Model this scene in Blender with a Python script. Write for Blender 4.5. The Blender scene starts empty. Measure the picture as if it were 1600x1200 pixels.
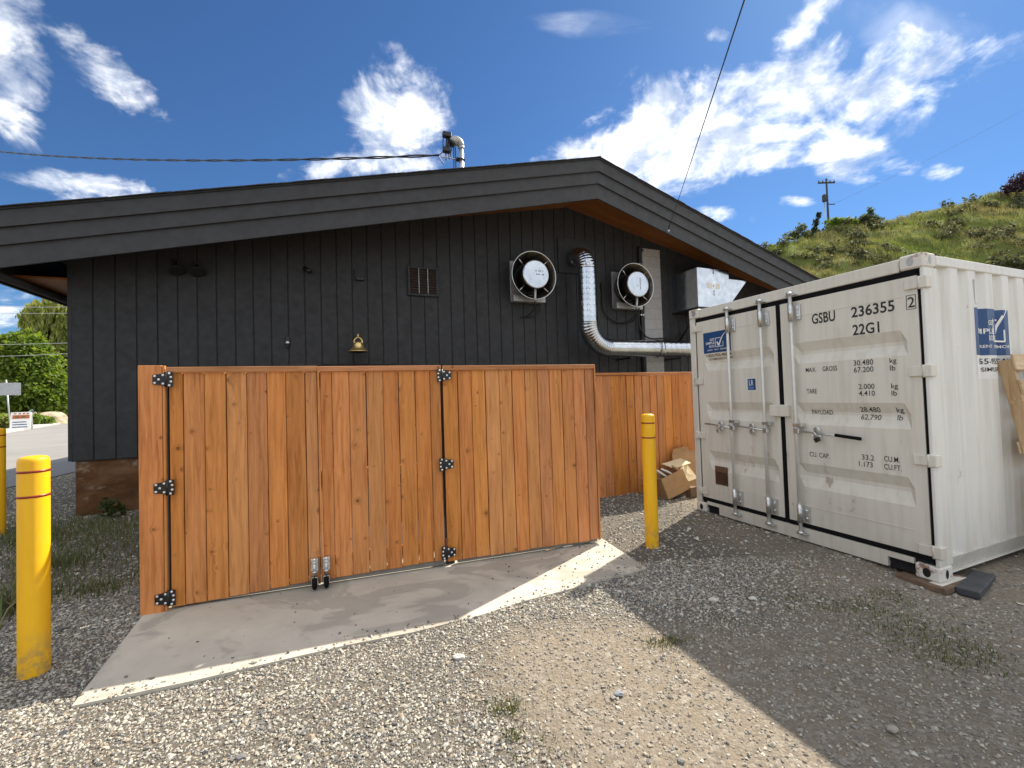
import bpy, bmesh, math, random
import numpy as np
from mathutils import Vector, Matrix
random.seed(7); rng = np.random.default_rng(11)
scene = bpy.context.scene
COL = scene.collection
PI = math.pi
rad = math.radians

# ------------------------------------------------------------------ camera
cam = bpy.data.cameras.new("camera"); camo = bpy.data.objects.new("camera", cam); COL.objects.link(camo)
cam.sensor_width = 36; cam.lens = 671.07 / 1600 * 36; cam.clip_start = 0.05; cam.clip_end = 1500
rt = Vector((0.99951, 0.00078, -0.03140)); upv = Vector((0.03141, -0.02481, 0.99920)); fw = Vector((0.0, 0.99969, 0.02482))
m = Matrix((rt, upv, -fw)).transposed().to_4x4(); m.translation = (0, 0, 1.5653)
camo.matrix_world = m
scene.camera = camo

# ------------------------------------------------------------------ light
SUN_EL = rad(44.0); SUN_AZ = rad(42.6)          # azimuth measured from +Y towards +X
sd = Vector((math.sin(SUN_AZ) * math.cos(SUN_EL), math.cos(SUN_AZ) * math.cos(SUN_EL), math.sin(SUN_EL)))
sl = bpy.data.lights.new("sun", 'SUN'); sl.energy = 3.7; sl.angle = rad(0.55); sl.color = (1.0, 0.91, 0.77)
so = bpy.data.objects.new("sun", sl); COL.objects.link(so)
so.rotation_euler = (-sd).to_track_quat('-Z', 'Y').to_euler(); so.location = (8, 9, 20)
EXPOSURE = 1.28
SKY_STRENGTH = 0.15
scene.view_settings.view_transform = 'Standard'; scene.view_settings.look = 'None'
scene.view_settings.exposure = EXPOSURE; scene.view_settings.gamma = 1.0
scene.view_settings.use_curve_mapping = False

world = bpy.data.worlds.new("World"); scene.world = world; world.use_nodes = True
wn = world.node_tree; wn.nodes.clear()
class NT:
    """tiny helper for node graphs"""
    def __init__(s, nt): s.nt = nt
    def n(s, t, **kw):
        nd = s.nt.nodes.new(t)
        for k, v in kw.items(): setattr(nd, k, v)
        return nd
    def put(s, sock, v):
        if v is None: return
        if hasattr(v, 'is_linked') or isinstance(v, bpy.types.NodeSocket): s.nt.links.new(v, sock)
        else: sock.default_value = v
    def math(s, op, a, b=None, c=None, clamp=False):
        nd = s.n('ShaderNodeMath', operation=op, use_clamp=clamp)
        for i, v in enumerate((a, b, c)): s.put(nd.inputs[i], v)
        return nd.outputs[0]
    def vmath(s, op, a, b=None, out=0):
        nd = s.n('ShaderNodeVectorMath', operation=op)
        s.put(nd.inputs[0], a)
        if b is not None: s.put(nd.inputs[1], b)
        return nd.outputs[out]
    def noise(s, vec, scale=5, detail=4, rough=0.5, dist=0.0, out='Fac', lac=2.0):
        nd = s.n('ShaderNodeTexNoise'); s.put(nd.inputs['Vector'], vec)
        nd.inputs['Scale'].default_value = scale; nd.inputs['Detail'].default_value = detail
        nd.inputs['Roughness'].default_value = rough; nd.inputs['Distortion'].default_value = dist; nd.inputs['Lacunarity'].default_value = lac
        return nd.outputs[out]
    def voro(s, vec, scale=5, out='Distance', feature='F1', rnd=1.0):
        nd = s.n('ShaderNodeTexVoronoi', feature=feature); s.put(nd.inputs['Vector'], vec); nd.inputs['Scale'].default_value = scale
        nd.inputs['Randomness'].default_value = rnd
        return nd.outputs[out]
    def ramp(s, fac, stops, interp='LINEAR'):
        nd = s.n('ShaderNodeValToRGB'); s.put(nd.inputs[0], fac); cr = nd.color_ramp; cr.interpolation = interp
        while len(cr.elements) > 1: cr.elements.remove(cr.elements[-1])
        for i, (p, c) in enumerate(stops):
            e = cr.elements[0] if i == 0 else cr.elements.new(p)
            e.position = p; e.color = (*c, 1) if len(c) == 3 else c
        return nd.outputs[0]
    def maprange(s, v, a, b, c=0.0, d=1.0, smooth=True):
        nd = s.n('ShaderNodeMapRange', interpolation_type='SMOOTHSTEP' if smooth else 'LINEAR'); s.put(nd.inputs[0], v)
        for i, x in enumerate((a, b, c, d)): nd.inputs[i + 1].default_value = x
        return nd.outputs[0]
    def mix(s, fac, a, b, blend='MIX'):
        nd = s.n('ShaderNodeMix', data_type='RGBA', blend_type=blend); s.put(nd.inputs[0], fac)
        for sk, v in ((nd.inputs[6], a), (nd.inputs[7], b)):
            if isinstance(v, tuple) and len(v) == 3: v = (*v, 1)
            s.put(sk, v)
        return nd.outputs[2]
    def hsv(s, col, h=0.5, sat=1.0, v=1.0):
        nd = s.n('ShaderNodeHueSaturation'); s.put(nd.inputs['Color'], col)
        s.put(nd.inputs['Hue'], h); s.put(nd.inputs['Saturation'], sat); s.put(nd.inputs['Value'], v)
        return nd.outputs[0]
    def mapping(s, vec, loc=(0, 0, 0), scale=(1, 1, 1)):
        nd = s.n('ShaderNodeMapping'); s.put(nd.inputs['Vector'], vec); s.put(nd.inputs['Location'], loc); s.put(nd.inputs['Scale'], scale)
        return nd.outputs[0]
    def bump(s, h, strength=0.3, dist=0.01):
        nd = s.n('ShaderNodeBump'); s.put(nd.inputs['Height'], h); nd.inputs['Strength'].default_value = strength; nd.inputs['Distance'].default_value = dist
        return nd.outputs[0]

W = NT(wn)
sky = W.n('ShaderNodeTexSky', sky_type='NISHITA'); sky.sun_disc = False
sky.sun_elevation = SUN_EL; sky.sun_rotation = SUN_AZ
sky.altitude = 400; sky.air_density = 1.0; sky.dust_density = 0.25; sky.ozone_density = 2.6
tc = W.n('ShaderNodeTexCoord'); P = W.vmath('NORMALIZE', tc.outputs['Generated'])
# cloud banks: (dual axis 1, dual axis 2, weight) on the sky dome
BLOBS = [((3.27, -2.06, 0.6), (2.05, 5.21, -10.21), 1), ((4.35, -1.98, 0.89), (3.66, 8.51, -16.74), 1), ((6.22, -11.45, 8.67), (33.13, -4.0, -23.13), .6),
 ((12.52, -8.27, -2.82), (-3.83, 13.14, -18.0), .9), ((4.79, -2.88, 0.03), (0.36, 11.56, -17.11), 1), ((11.68, 3.14, -0.29), (-0.28, 5.74, -8.88), 1),
 ((29.42, 7.04, -0.75), (-0.63, 14.34, -19.83), .8), ((20.34, 19.29, -17.72), (-25.16, 10.76, -27.88), .6), ((10.34, 3.31, 1.21), (4.25, 22.77, -38.6), .8),
 ((15.25, 3.31, -0.4), (-0.99, 17.3, -31.23), .9), ((56.92, 17.27, -1.36), (-1.67, 40.34, -52.02), .55), ((21.41, 22.42, 2.88), (1.03, 8.99, -9.23), .8),
 ((8.91, 14.13, -7.08), (-22.41, 0.34, -26.9), .6), ((8.94, 9.36, -0.36), (-3.33, 22.41, -49.59), .75), ((31.07, -20.63, -1.49), (-2.97, 42.84, -93.63), .75),
 ((27.22, -26.93, 3.26), (10.56, 27.16, -72.62), .7), ((34.21, -35.74, 1.03), (4.0, 30.81, -70.79), .8), ((17.9, -8.16, -2.34), (-6.66, 25.76, -55.25), .8),
 ((51.54, -24.54, -2.23), (-2.88, 76.64, -89.68), .4), ((7.66, 8.45, -0.03), (-0.7, 3.86, -22.13), .5)]
CIRRUS = [((5.12, -4.06, -1.36), (-4.56, 19.62, -18.07)), ((6.07, -0.9, -0.53), (-2.41, 25.02, -28.11)), ((8.91, 14.13, -7.08), (-15.41, 0.34, -18.9))]
dens = None
for e1, e2, wt in BLOBS:
    u = W.vmath('DOT_PRODUCT', P, e1, 1); v = W.vmath('DOT_PRODUCT', P, e2, 1)
    r2 = W.math('MULTIPLY_ADD', u, u, W.math('MULTIPLY', v, v))
    b = W.math('MULTIPLY_ADD', r2, -0.62 * wt, wt)          # wt at the heart, falling outwards
    dens = b if dens is None else W.math('MAXIMUM', dens, b)
sepP = W.n('ShaderNodeSeparateXYZ'); W.put(sepP.inputs[0], P)
flat = W.vmath('DIVIDE', P, W.n('ShaderNodeCombineXYZ').outputs[0])   # replaced below
cmb = flat.node.inputs[1].links[0].from_node
zz = W.math('ADD', W.math('ABSOLUTE', sepP.outputs[2]), 0.22)
for i in range(3): W.put(cmb.inputs[i], zz)
# sky out of view: cloud added thickly to whiten and lift the fill light
gen = W.math('MULTIPLY_ADD', W.noise(W.mapping(flat, scale=(1, 1, 0)), 1.15, 2, 0.5), 6.0, -2.1)
away = W.maprange(W.vmath('DOT_PRODUCT', P, tuple(fw), 1), 0.50, 0.25)
dens = W.math('MAXIMUM', dens, W.math('MULTIPLY_ADD', W.math('SUBTRACT', W.math('MINIMUM', gen, 1.0), -1.0), away, -1.0))
n1 = W.noise(W.mapping(flat, scale=(1.0, 1.0, 0.5)), 5.0, 7, 0.62, 0.5)
n2 = W.noise(W.mapping(P, loc=(3, 1, 7)), 20, 4, 0.6, 0.3)
fb = W.math('MULTIPLY_ADD', n2, 0.35, W.math('MULTIPLY', n1, 0.9))
raw = W.math('ADD', dens, W.math('MULTIPLY_ADD', fb, 3.7, -2.22))
alpha = W.maprange(raw, 0.10, 1.30)
cir = None
for e1, e2 in CIRRUS:
    u = W.vmath('DOT_PRODUCT', P, e1, 1); v = W.vmath('DOT_PRODUCT', P, e2, 1)
    b = W.math('MULTIPLY_ADD', W.math('MULTIPLY_ADD', u, u, W.math('MULTIPLY', v, v)), -0.8, 1.0)
    cir = b if cir is None else W.math('MAXIMUM', cir, b)
veil = W.math('MULTIPLY', W.maprange(W.math('MULTIPLY_ADD', W.noise(W.mapping(flat, scale=(1.0, 2.6, 1)), 2.4, 5, 0.6, 0.6), 1.6, W.math('MULTIPLY_ADD', cir, 0.6, -1.0)), 0.1, 0.7), 0.20)
alpha = W.math('MAXIMUM', alpha, veil)
shade = W.maprange(W.noise(W.mapping(flat, loc=(0.06, 0.08, 0)), 7, 5, 0.6, 0.4), 0.34, 0.66)
ccol = W.mix(shade, (0.36, 0.40, 0.47), (1.0, 0.98, 0.93))
CLOUD = W.vmath('SCALE', ccol); W.put(CLOUD.node.inputs['Scale'], 6.0)
skyc = W.mix(1.0, sky.outputs[0], (0.160, 0.245, 0.330), 'MULTIPLY')
W_out = W.mix(W.math('MULTIPLY', alpha, 0.96), skyc, CLOUD)
bg = W.n('ShaderNodeBackground'); W.put(bg.inputs[0], W_out); bg.inputs[1].default_value = SKY_STRENGTH
world.cycles.sampling_method = 'MANUAL'; world.cycles.sample_map_resolution = 512
scene.cycles.max_bounces = 6; scene.cycles.diffuse_bounces = 4; scene.cycles.glossy_bounces = 3; scene.cycles.transmission_bounces = 3
wo = W.n('ShaderNodeOutputWorld'); wn.links.new(bg.outputs[0], wo.inputs[0])

# ------------------------------------------------------------------ materials
def newmat(name, rough=0.7, metal=0.0, spec=0.5):
    mt = bpy.data.materials.new(name); mt.use_nodes = True
    nt = NT(mt.node_tree); b = mt.node_tree.nodes['Principled BSDF']
    b.inputs['Roughness'].default_value = rough; b.inputs['Metallic'].default_value = metal
    b.inputs['Specular IOR Level'].default_value = spec
    return mt, nt, b
def objco(nt, rnd=True):
    t = nt.n('ShaderNodeTexCoord').outputs['Object']
    if not rnd: return t, None
    oi = nt.n('ShaderNodeObjectInfo').outputs['Random']
    off = nt.n('ShaderNodeCombineXYZ')
    for i, k in enumerate((37.0, 61.0, 91.0)): nt.put(off.inputs[i], nt.math('MULTIPLY', oi, k))
    return nt.vmath('ADD', t, off.outputs[0]), oi
def simple(name, col, rough=0.7, metal=0.0, var=0.12, scale=8.0, bump=0.0, bscale=60, spec=0.5, rnd=True):
    mt, nt, b = newmat(name, rough, metal, spec)
    co, oi = objco(nt, rnd)
    f = nt.noise(co, scale, 6, 0.6)
    lo = tuple(c * (1 - var) for c in col); hi = tuple(min(1, c * (1 + var)) for c in col)
    nt.put(b.inputs['Base Color'], nt.ramp(f, [(0.3, lo), (0.7, hi)]))
    nt.put(b.inputs['Roughness'], nt.maprange(nt.noise(co, scale * 2.3, 4), 0.3, 0.7, rough * 0.85, min(1, rough * 1.15), False))
    if bump: nt.put(b.inputs['Normal'], nt.bump(nt.noise(co, bscale, 4), bump, 0.004))
    return mt

def cedar(name, dark, light, knots=True, axis='Z'):
    mt, nt, b = newmat(name, 0.62, 0, 0.3)
    co, oi = objco(nt)
    sc = dict(Z=(1, 1, 0.055), X=(0.055, 1, 1), Y=(1, .055, 1))[axis]
    warp = nt.noise(nt.mapping(co, scale=(3, 3, 1.3)), 1.0, 2, 0.5, out='Color')
    kco = nt.vmath('ADD', nt.mapping(co, scale=(1, 0, 1)), nt.vmath('MULTIPLY', warp, (0.03, 0, 0.05)))
    ks = nt.n('ShaderNodeSeparateXYZ'); nt.put(ks.inputs[0], kco); kc = nt.n('ShaderNodeCombineXYZ'); nt.put(kc.inputs[0], ks.outputs[2 if axis != 'X' else 0]); nt.put(kc.inputs[1], ks.outputs[0 if axis != 'X' else 2])
    vd = nt.n('ShaderNodeTexVoronoi', feature='F1', voronoi_dimensions='2D'); nt.put(vd.inputs['Vector'], kc.outputs[0]); vd.inputs['Scale'].default_value = 6.2
    keep = nt.maprange(nt.n('ShaderNodeSeparateColor').outputs[0], 0.66, 0.68, 0, 1)
    nt.put(keep.node.inputs[0].links[0].from_node.inputs[0], vd.outputs['Color'])
    ksep = nt.n('ShaderNodeSeparateColor'); nt.put(ksep.inputs[0], vd.outputs['Color'])
    dist = nt.math('MULTIPLY', vd.outputs['Distance'], nt.maprange(ksep.outputs[1], 0, 1, 0.75, 2.4, False))
    kstr = nt.maprange(ksep.outputs[2], 0, 1, 0.18, 0.85, False)
    bend = nt.math('MULTIPLY', nt.maprange(dist, 0.0, 0.34, 1, 0), keep)
    gco = nt.mapping(co, scale=sc)
    gco = nt.vmath('ADD', gco, nt.vmath('MULTIPLY', warp, (0.035, 0.03, 0.0)))
    gv = nt.n('ShaderNodeCombineXYZ'); nt.put(gv.inputs[0], nt.math('MULTIPLY', bend, 0.035))
    gco = nt.vmath('ADD', gco, gv.outputs[0])
    fine = nt.noise(gco, 190, 5, 0.65)
    rings = nt.noise(gco, 38, 3, 0.55, 0.6)
    f = nt.math('MULTIPLY_ADD', rings, 0.70, nt.math('MULTIPLY', fine, 0.30))
    mid = tuple((a * 0.45 + c * 0.55) for a, c in zip(dark, light))
    col = nt.ramp(f, [(0.34, dark), (0.47, mid), (0.62, light)])
    patch = nt.noise(nt.mapping(co, scale=(2.2, 2.2, 0.7)), 1.6, 3, 0.5)
    col = nt.mix(nt.maprange(patch, 0.35, 0.7, 0, 0.30), col, tuple(c * k for c, k in zip(light, (1.16, 1.20, 1.22))))
    knot = nt.math('MULTIPLY', nt.maprange(dist, 0.04, 0.145, 1, 0), keep)
    ring = nt.math('MULTIPLY', nt.maprange(nt.math('ABSOLUTE', nt.math('SUBTRACT', dist, 0.17)), 0.0, 0.04, 1, 0), keep)
    col = nt.mix(nt.math('MULTIPLY', knot, kstr), col, tuple(c * 0.42 for c in dark))
    col = nt.mix(nt.math('MULTIPLY', ring, nt.math('MULTIPLY', kstr, 0.5)), col, tuple(c * 0.8 for c in dark))
    vv = nt.maprange(oi, 0, 1, 0.86, 1.12, False)
    hh = nt.maprange(nt.math('FRACT', nt.math('MULTIPLY', oi, 7.3)), 0, 1, 0.497, 0.504, False)
    col = nt.hsv(col, hh, nt.maprange(nt.math('FRACT', nt.math('MULTIPLY', oi, 13.7)), 0, 1, 0.97, 1.07, False), vv)
    nt.put(b.inputs['Base Color'], col)
    nt.put(b.inputs['Normal'], nt.bump(f, 0.25, 0.003))
    return mt
M = {}
M['cedar'] = cedar('cedar_stain', (0.340, 0.120, 0.034), (0.620, 0.262, 0.092))
M['cedar_x'] = cedar('cedar_stain_rail', (0.30, 0.115, 0.042), (0.52, 0.235, 0.10), axis='X')
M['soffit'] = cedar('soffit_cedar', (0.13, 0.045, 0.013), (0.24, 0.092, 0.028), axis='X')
M['pallet_z'] = cedar('pallet_pine_long', (0.34, 0.20, 0.095), (0.56, 0.40, 0.23))
M['pallet'] = cedar('pallet_pine', (0.36, 0.225, 0.115), (0.60, 0.44, 0.27), axis='X')
M['siding'] = simple('charcoal_siding', (0.0215, 0.0222, 0.0230), 0.68, var=0.22, scale=5, bump=0.12, bscale=90)
M['fascia'] = simple('charcoal_fascia', (0.031, 0.0315, 0.0322), 0.62, var=0.14, scale=4, bump=0.1, bscale=80)
M['black'] = simple('black_void', (0.006, 0.006, 0.007), 0.8)
M['shingle'] = simple('roof_shingle', (0.035, 0.036, 0.040), 0.9, var=0.35, scale=40, bump=0.5, bscale=300)
M['blackmetal'] = simple('black_powdercoat', (0.010, 0.010, 0.011), 0.42, spec=0.5)
M['rubber'] = simple('black_rubber', (0.005, 0.005, 0.0055), 0.9, spec=0.2)
M['bolt'] = simple('zinc_bolt', (0.75, 0.75, 0.73), 0.30, 0.8, var=0.08)
M['zinc'] = simple('zinc_steel', (0.62, 0.63, 0.62), 0.34, 0.9, var=0.15, scale=30)
M['galv'] = simple('galvanised_steel', (0.58, 0.60, 0.61), 0.42, 0.75, var=0.12, scale=18)
M['fanplate'] = simple('fan_plate_steel', (0.40, 0.40, 0.385), 0.5, 0.5, var=0.12, scale=12)
def yellow_mat():
    mt, nt, b = newmat('yellow_plastic', 0.42, 0, 0.45)
    co, oi = objco(nt); raw = nt.n('ShaderNodeTexCoord').outputs['Object']
    sp = nt.n('ShaderNodeSeparateXYZ'); nt.put(sp.inputs[0], raw)
    col = nt.ramp(nt.noise(nt.mapping(co, scale=(3, 3, .7)), 3, 5, .6), [(0.3, (0.80, 0.41, 0.004)), (0.7, (0.90, 0.50, 0.008))])
    dirt = nt.math('MULTIPLY', nt.maprange(sp.outputs[2], 0.0, 0.32, 1, 0), nt.maprange(nt.noise(co, 14, 6, .65), .42, .66, 0, .75))
    col = nt.mix(dirt, col, (0.26, 0.20, 0.12))
    scr = nt.maprange(nt.noise(nt.mapping(co, scale=(22, 22, 1.6)), 3.0, 4, .6), .68, .73, 0, .3)
    col = nt.mix(scr, col, (0.50, 0.30, 0.05))
    nt.put(b.inputs['Base Color'], col)
    nt.put(b.inputs['Roughness'], nt.maprange(nt.noise(co, 9, 5), .3, .7, .34, .58, False))
    return mt
M['yellow'] = yellow_mat()
M['redband'] = simple('red_reflective_band', (0.26, 0.022, 0.008), 0.35)
M['brass'] = simple('aged_brass', (0.74, 0.54, 0.22), 0.36, 0.9, var=0.2, scale=20)
M['rodpaint'] = simple('lock_rod_paint', (0.66, 0.65, 0.60), 0.38, 0.25, var=0.08, scale=12)
M['ink'] = simple('black_lettering', (0.016, 0.016, 0.017), 0.55)
M['blue'] = simple('navy_sticker', (0.012, 0.060, 0.185), 0.45, var=0.06)
M['blue2'] = simple('pale_blue_ink', (0.16, 0.30, 0.46), 0.5)
M['white'] = simple('white_vinyl', (0.78, 0.77, 0.74), 0.5, var=0.04)
M['cream'] = simple('cream_vinyl', (0.70, 0.65, 0.55), 0.55, var=0.05)
M['orange'] = simple('orange_ink', (0.42, 0.13, 0.03), 0.6)
M['csc'] = simple('tarnished_plate', (0.17, 0.095, 0.062), 0.5, 0.3, var=0.35, scale=45)
M['card'] = simple('cardboard', (0.38, 0.235, 0.115), 0.85, var=0.12, scale=9)
M['cardlight'] = simple('cardboard_inside', (0.66, 0.56, 0.36), 0.85, var=0.08, scale=9)
M['paper'] = simple('white_paper', (0.74, 0.72, 0.70), 0.8, var=0.06)
M['oldwood'] = simple('weathered_wood', (0.16, 0.105, 0.066), 0.85, var=0.35, scale=14, bump=0.4, bscale=70)
M['plasticblack'] = simple('grey_black_block', (0.055, 0.058, 0.065), 0.6, var=0.3, scale=9)
M['cable'] = simple('black_cable', (0.012, 0.012, 0.013), 0.5)
M['pole'] = simple('pole_wood', (0.055, 0.050, 0.050), 0.9)
M['greysign'] = simple('grey_sign_back', (0.42, 0.44, 0.46), 0.5, 0.3)
M['boulder'] = simple('tan_boulder', (0.40, 0.32, 0.22), 0.9, var=0.25, scale=3, bump=0.5, bscale=8)
M['trunk'] = simple('bark', (0.10, 0.075, 0.055), 0.95, var=0.3, scale=12, bump=0.6, bscale=30)
M['frame'] = simple('grey_frame_steel', (0.20, 0.185, 0.165), 0.6, 0.2, var=0.2, scale=12)
M['louvre'] = simple('brown_louvre', (0.045, 0.027, 0.018), 0.7, var=0.3)
M['backing'] = simple('dark_gap_backing', (0.05, 0.018, 0.007), 0.9)  # near-black brown that puts shade into the gaps between boards
M['duct'] = None

def galv_bright():
    mt, nt, b = newmat('bright_duct_steel', 0.2, 1.0)
    co, oi = objco(nt, False)
    g = nt.noise(co, 5, 4)
    nt.put(b.inputs['Base Color'], nt.ramp(g, [(0.3, (0.46, 0.49, 0.52)), (0.7, (0.60, 0.63, 0.66))]))
    nt.put(b.inputs['Roughness'], nt.maprange(nt.noise(co, 11, 4), 0.3, 0.7, 0.12, 0.26, False))
    nt.put(b.inputs['Normal'], nt.bump(nt.noise(co, 2.5, 2), 0.10, 0.03))
    return mt
M['duct'] = galv_bright()
def fan_hub():
    mt, nt, b = newmat('polished_motor_cover', 0.22, 0.75)
    co, oi = objco(nt, False)
    nt.put(b.inputs['Base Color'], nt.ramp(nt.noise(co, 9, 5), [(0.3, (0.50, 0.545, 0.60)), (0.7, (0.62, 0.66, 0.72))]))
    nt.put(b.inputs['Normal'], nt.bump(nt.noise(co, 5, 2), 0.12, 0.02))
    return mt
M['hub'] = fan_hub()
def shroud():
    mt, nt, b = newmat('dark_fan_shroud', 0.34, 0.85)
    co, oi = objco(nt, False)
    nt.put(b.inputs['Base Color'], nt.ramp(nt.noise(co, 7, 6, .6), [(0.3, (0.030, 0.025, 0.019)), (0.72, (0.17, 0.145, 0.11))]))  # dark brown, mottled at random all over
    return mt
M['shroud'] = shroud()

def containerpaint(name, base):
    mt, nt, b = newmat(name, 0.48, 0, 0.45)
    co = nt.n('ShaderNodeTexCoord').outputs['Object']
    big = nt.noise(co, 1.3, 5, 0.6)
    streak = nt.noise(nt.mapping(co, scale=(9, 9, 0.55)), 2.2, 5, 0.6)
    col = nt.mix(nt.maprange(streak, 0.42, 0.70, 0, 0.50), base, tuple(c * k for c, k in zip(base, (0.78, 0.75, 0.70))))
    col = nt.mix(nt.maprange(big, 0.35, 0.7, 0, 0.12), col, tuple(c * 0.82 for c in base))
    speck = nt.math('MULTIPLY', nt.maprange(nt.voro(co, 9), 0.03, 0.055, 1, 0), nt.maprange(nt.noise(co, 3.1, 2), 0.55, 0.62))
    col = nt.mix(nt.math('MULTIPLY', speck, 0.55), col, (0.20, 0.15, 0.12))
    rust = nt.maprange(nt.math('MULTIPLY', nt.noise(nt.mapping(co, scale=(1, 1, .6)), 5.5, 8, 0.68), nt.maprange(nt.noise(co, 0.9, 2), 0.3, 0.7, .75, 1.05, False)), 0.595, 0.68)
    col = nt.mix(nt.math('MULTIPLY', rust, 0.62), col, (0.23, 0.13, 0.085))
    sp = nt.n('ShaderNodeSeparateXYZ'); nt.put(sp.inputs[0], co)
    dust = nt.math('MULTIPLY', nt.maprange(sp.outputs[2], 0.0, 0.75, 1, 0), nt.maprange(nt.noise(co, 4, 6, .65), .3, .7, .15, .5, False))
    col = nt.mix(dust, col, (0.42, 0.37, 0.30))
    nt.put(b.inputs['Base Color'], col)
    nt.put(b.inputs['Roughness'], nt.maprange(big, 0.3, 0.7, 0.40, 0.62, False))
    nt.put(b.inputs['Normal'], nt.bump(nt.noise(co, 2.2, 3), 0.12, 0.03))
    return mt
M['cont'] = containerpaint('container_paint_bounce_lit', (0.70, 0.67, 0.585))  # door end: warm light bounced off the fence put into the paint colour
M['contside'] = containerpaint('container_paint_side_lit', (0.74, 0.735, 0.685))  # same paint made whiter, for sides without the warm bounce light
def casting():
    mt, nt, b = newmat('rusty_casting', 0.6, 0, 0.4)
    co, oi = objco(nt)
    r = nt.maprange(nt.noise(co, 7, 7, 0.65), 0.54, 0.62)
    nt.put(b.inputs['Base Color'], nt.mix(nt.math('MULTIPLY', r, 0.85), (0.68, 0.65, 0.58), (0.20, 0.075, 0.035)))
    return mt
M['casting'] = casting()

def concrete(name, a, bcol, stain, sc=1.0):
    mt, nt, b = newmat(name, 0.85, 0, 0.3)
    co = nt.n('ShaderNodeTexCoord').outputs['Object']
    f = nt.noise(co, 2.2 * sc, 7, 0.62)
    col = nt.ramp(f, [(0.3, a), (0.7, bcol)])
    st = nt.maprange(nt.noise(nt.mapping(co, scale=(1, 1.6, 1)), 1.1 * sc, 4, 0.55, 1.2), 0.50, 0.56)
    col = nt.mix(nt.math('MULTIPLY', st, 0.5), col, stain)
    st2 = nt.maprange(nt.noise(nt.mapping(co, loc=(5, 2, 0)), 9 * sc, 6, 0.7), 0.58, 0.72)
    col = nt.mix(nt.math('MULTIPLY', st2, 0.35), col, tuple(c * .6 for c in stain))
    nt.put(b.inputs['Base Color'], col)
    nt.put(b.inputs['Normal'], nt.bump(nt.noise(co, 90, 5, 0.7), 0.3, 0.004))
    return mt
M['slab'] = concrete('slab_concrete', (0.43, 0.40, 0.335), (0.57, 0.53, 0.445), (0.27, 0.25, 0.212))
M['cmu'] = simple('concrete_block', (0.34, 0.33, 0.32), 0.9, var=0.12, scale=14, bump=0.4, bscale=120)
def foundation_mat():
    mt, nt, b = newmat('stained_foundation', 0.9, 0, 0.25)
    co = nt.n('ShaderNodeTexCoord').outputs['Object']
    f = nt.noise(nt.mapping(co, scale=(1, 1, 2.2)), 2.0, 7, 0.62, 0.4)
    col = nt.ramp(f, [(0.28, (0.050, 0.022, 0.009)), (0.5, (0.115, 0.052, 0.020)), (0.72, (0.185, 0.110, 0.056))])
    w = nt.maprange(nt.noise(nt.mapping(co, loc=(3.3, 0, 1.1), scale=(1, 1, 1.6)), 2.4, 8, 0.72), 0.55, 0.70)
    col = nt.mix(nt.math('MULTIPLY', w, 0.55), col, (0.40, 0.34, 0.26))
    nt.put(b.inputs['Base Color'], col)
    nt.put(b.inputs['Normal'], nt.bump(nt.noise(co, 45, 6, 0.7), 0.5, 0.01))
    return mt
M['foundation'] = foundation_mat()
def ground_mat():
    mt, nt, b = newmat('gravel_ground', 0.95, 0, 0.2)
    co = nt.n('ShaderNodeTexCoord').outputs['Object']
    zone = nt.noise(co, 0.55, 4, 0.55)
    fine = nt.noise(co, 85, 5, 0.7); peb = nt.voro(co, 62, out='Color'); sp = nt.n('ShaderNodeSeparateColor'); nt.put(sp.inputs[0], peb)
    soil = nt.ramp(zone, [(0.35, (0.160, 0.130, 0.094)), (0.52, (0.240, 0.195, 0.138)), (0.68, (0.205, 0.172, 0.130))])
    pebc = nt.ramp(sp.outputs[0], [(0.0, (0.10, 0.095, 0.09)), (0.4, (0.22, 0.20, 0.18)), (0.8, (0.36, 0.33, 0.28)), (1.0, (0.52, 0.49, 0.44))])
    col = nt.mix(nt.maprange(nt.noise(co, 9, 5, .65), 0.40, 0.62, 0.25, 0.75), soil, pebc)
    col = nt.mix(0.35, col, nt.ramp(fine, [(0.3, (0.12, 0.098, 0.070)), (0.7, (0.38, 0.32, 0.24))]))
    at = nt.n('ShaderNodeAttribute'); at.attribute_name = 'Col'; za = nt.n('ShaderNodeSeparateColor'); nt.put(za.inputs[0], at.outputs['Color'])
    loose = nt.mix(nt.noise(co, 70, 3), (0.055, 0.050, 0.044), (0.17, 0.155, 0.13))
    col = nt.mix(nt.math('MULTIPLY', za.outputs[0], 0.8), col, loose)
    nt.put(b.inputs['Base Color'], col)
    h = nt.math('MULTIPLY_ADD', nt.voro(co, 62), -0.6, fine)
    nt.put(b.inputs['Normal'], nt.bump(h, 0.75, 0.012))
    return mt
M['ground'] = ground_mat()
def asphalt(name, a, c):
    mt, nt, b = newmat(name, 0.9, 0, 0.25)
    co = nt.n('ShaderNodeTexCoord').outputs['Object']
    f = nt.math('MULTIPLY_ADD', nt.noise(co, 0.35, 5, .6), .6, nt.math('MULTIPLY', nt.noise(co, 30, 5, .7), .4))
    nt.put(b.inputs['Base Color'], nt.ramp(f, [(0.35, a), (0.65, c)]))
    return mt
M['road'] = asphalt('worn_asphalt', (0.22, 0.215, 0.205), (0.30, 0.29, 0.275))
M['road2'] = asphalt('dark_asphalt', (0.20, 0.195, 0.185), (0.25, 0.243, 0.23))
M['kerb'] = concrete('kerb_concrete', (0.45, 0.43, 0.40), (0.55, 0.53, 0.49), (0.34, 0.32, 0.29))
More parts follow.
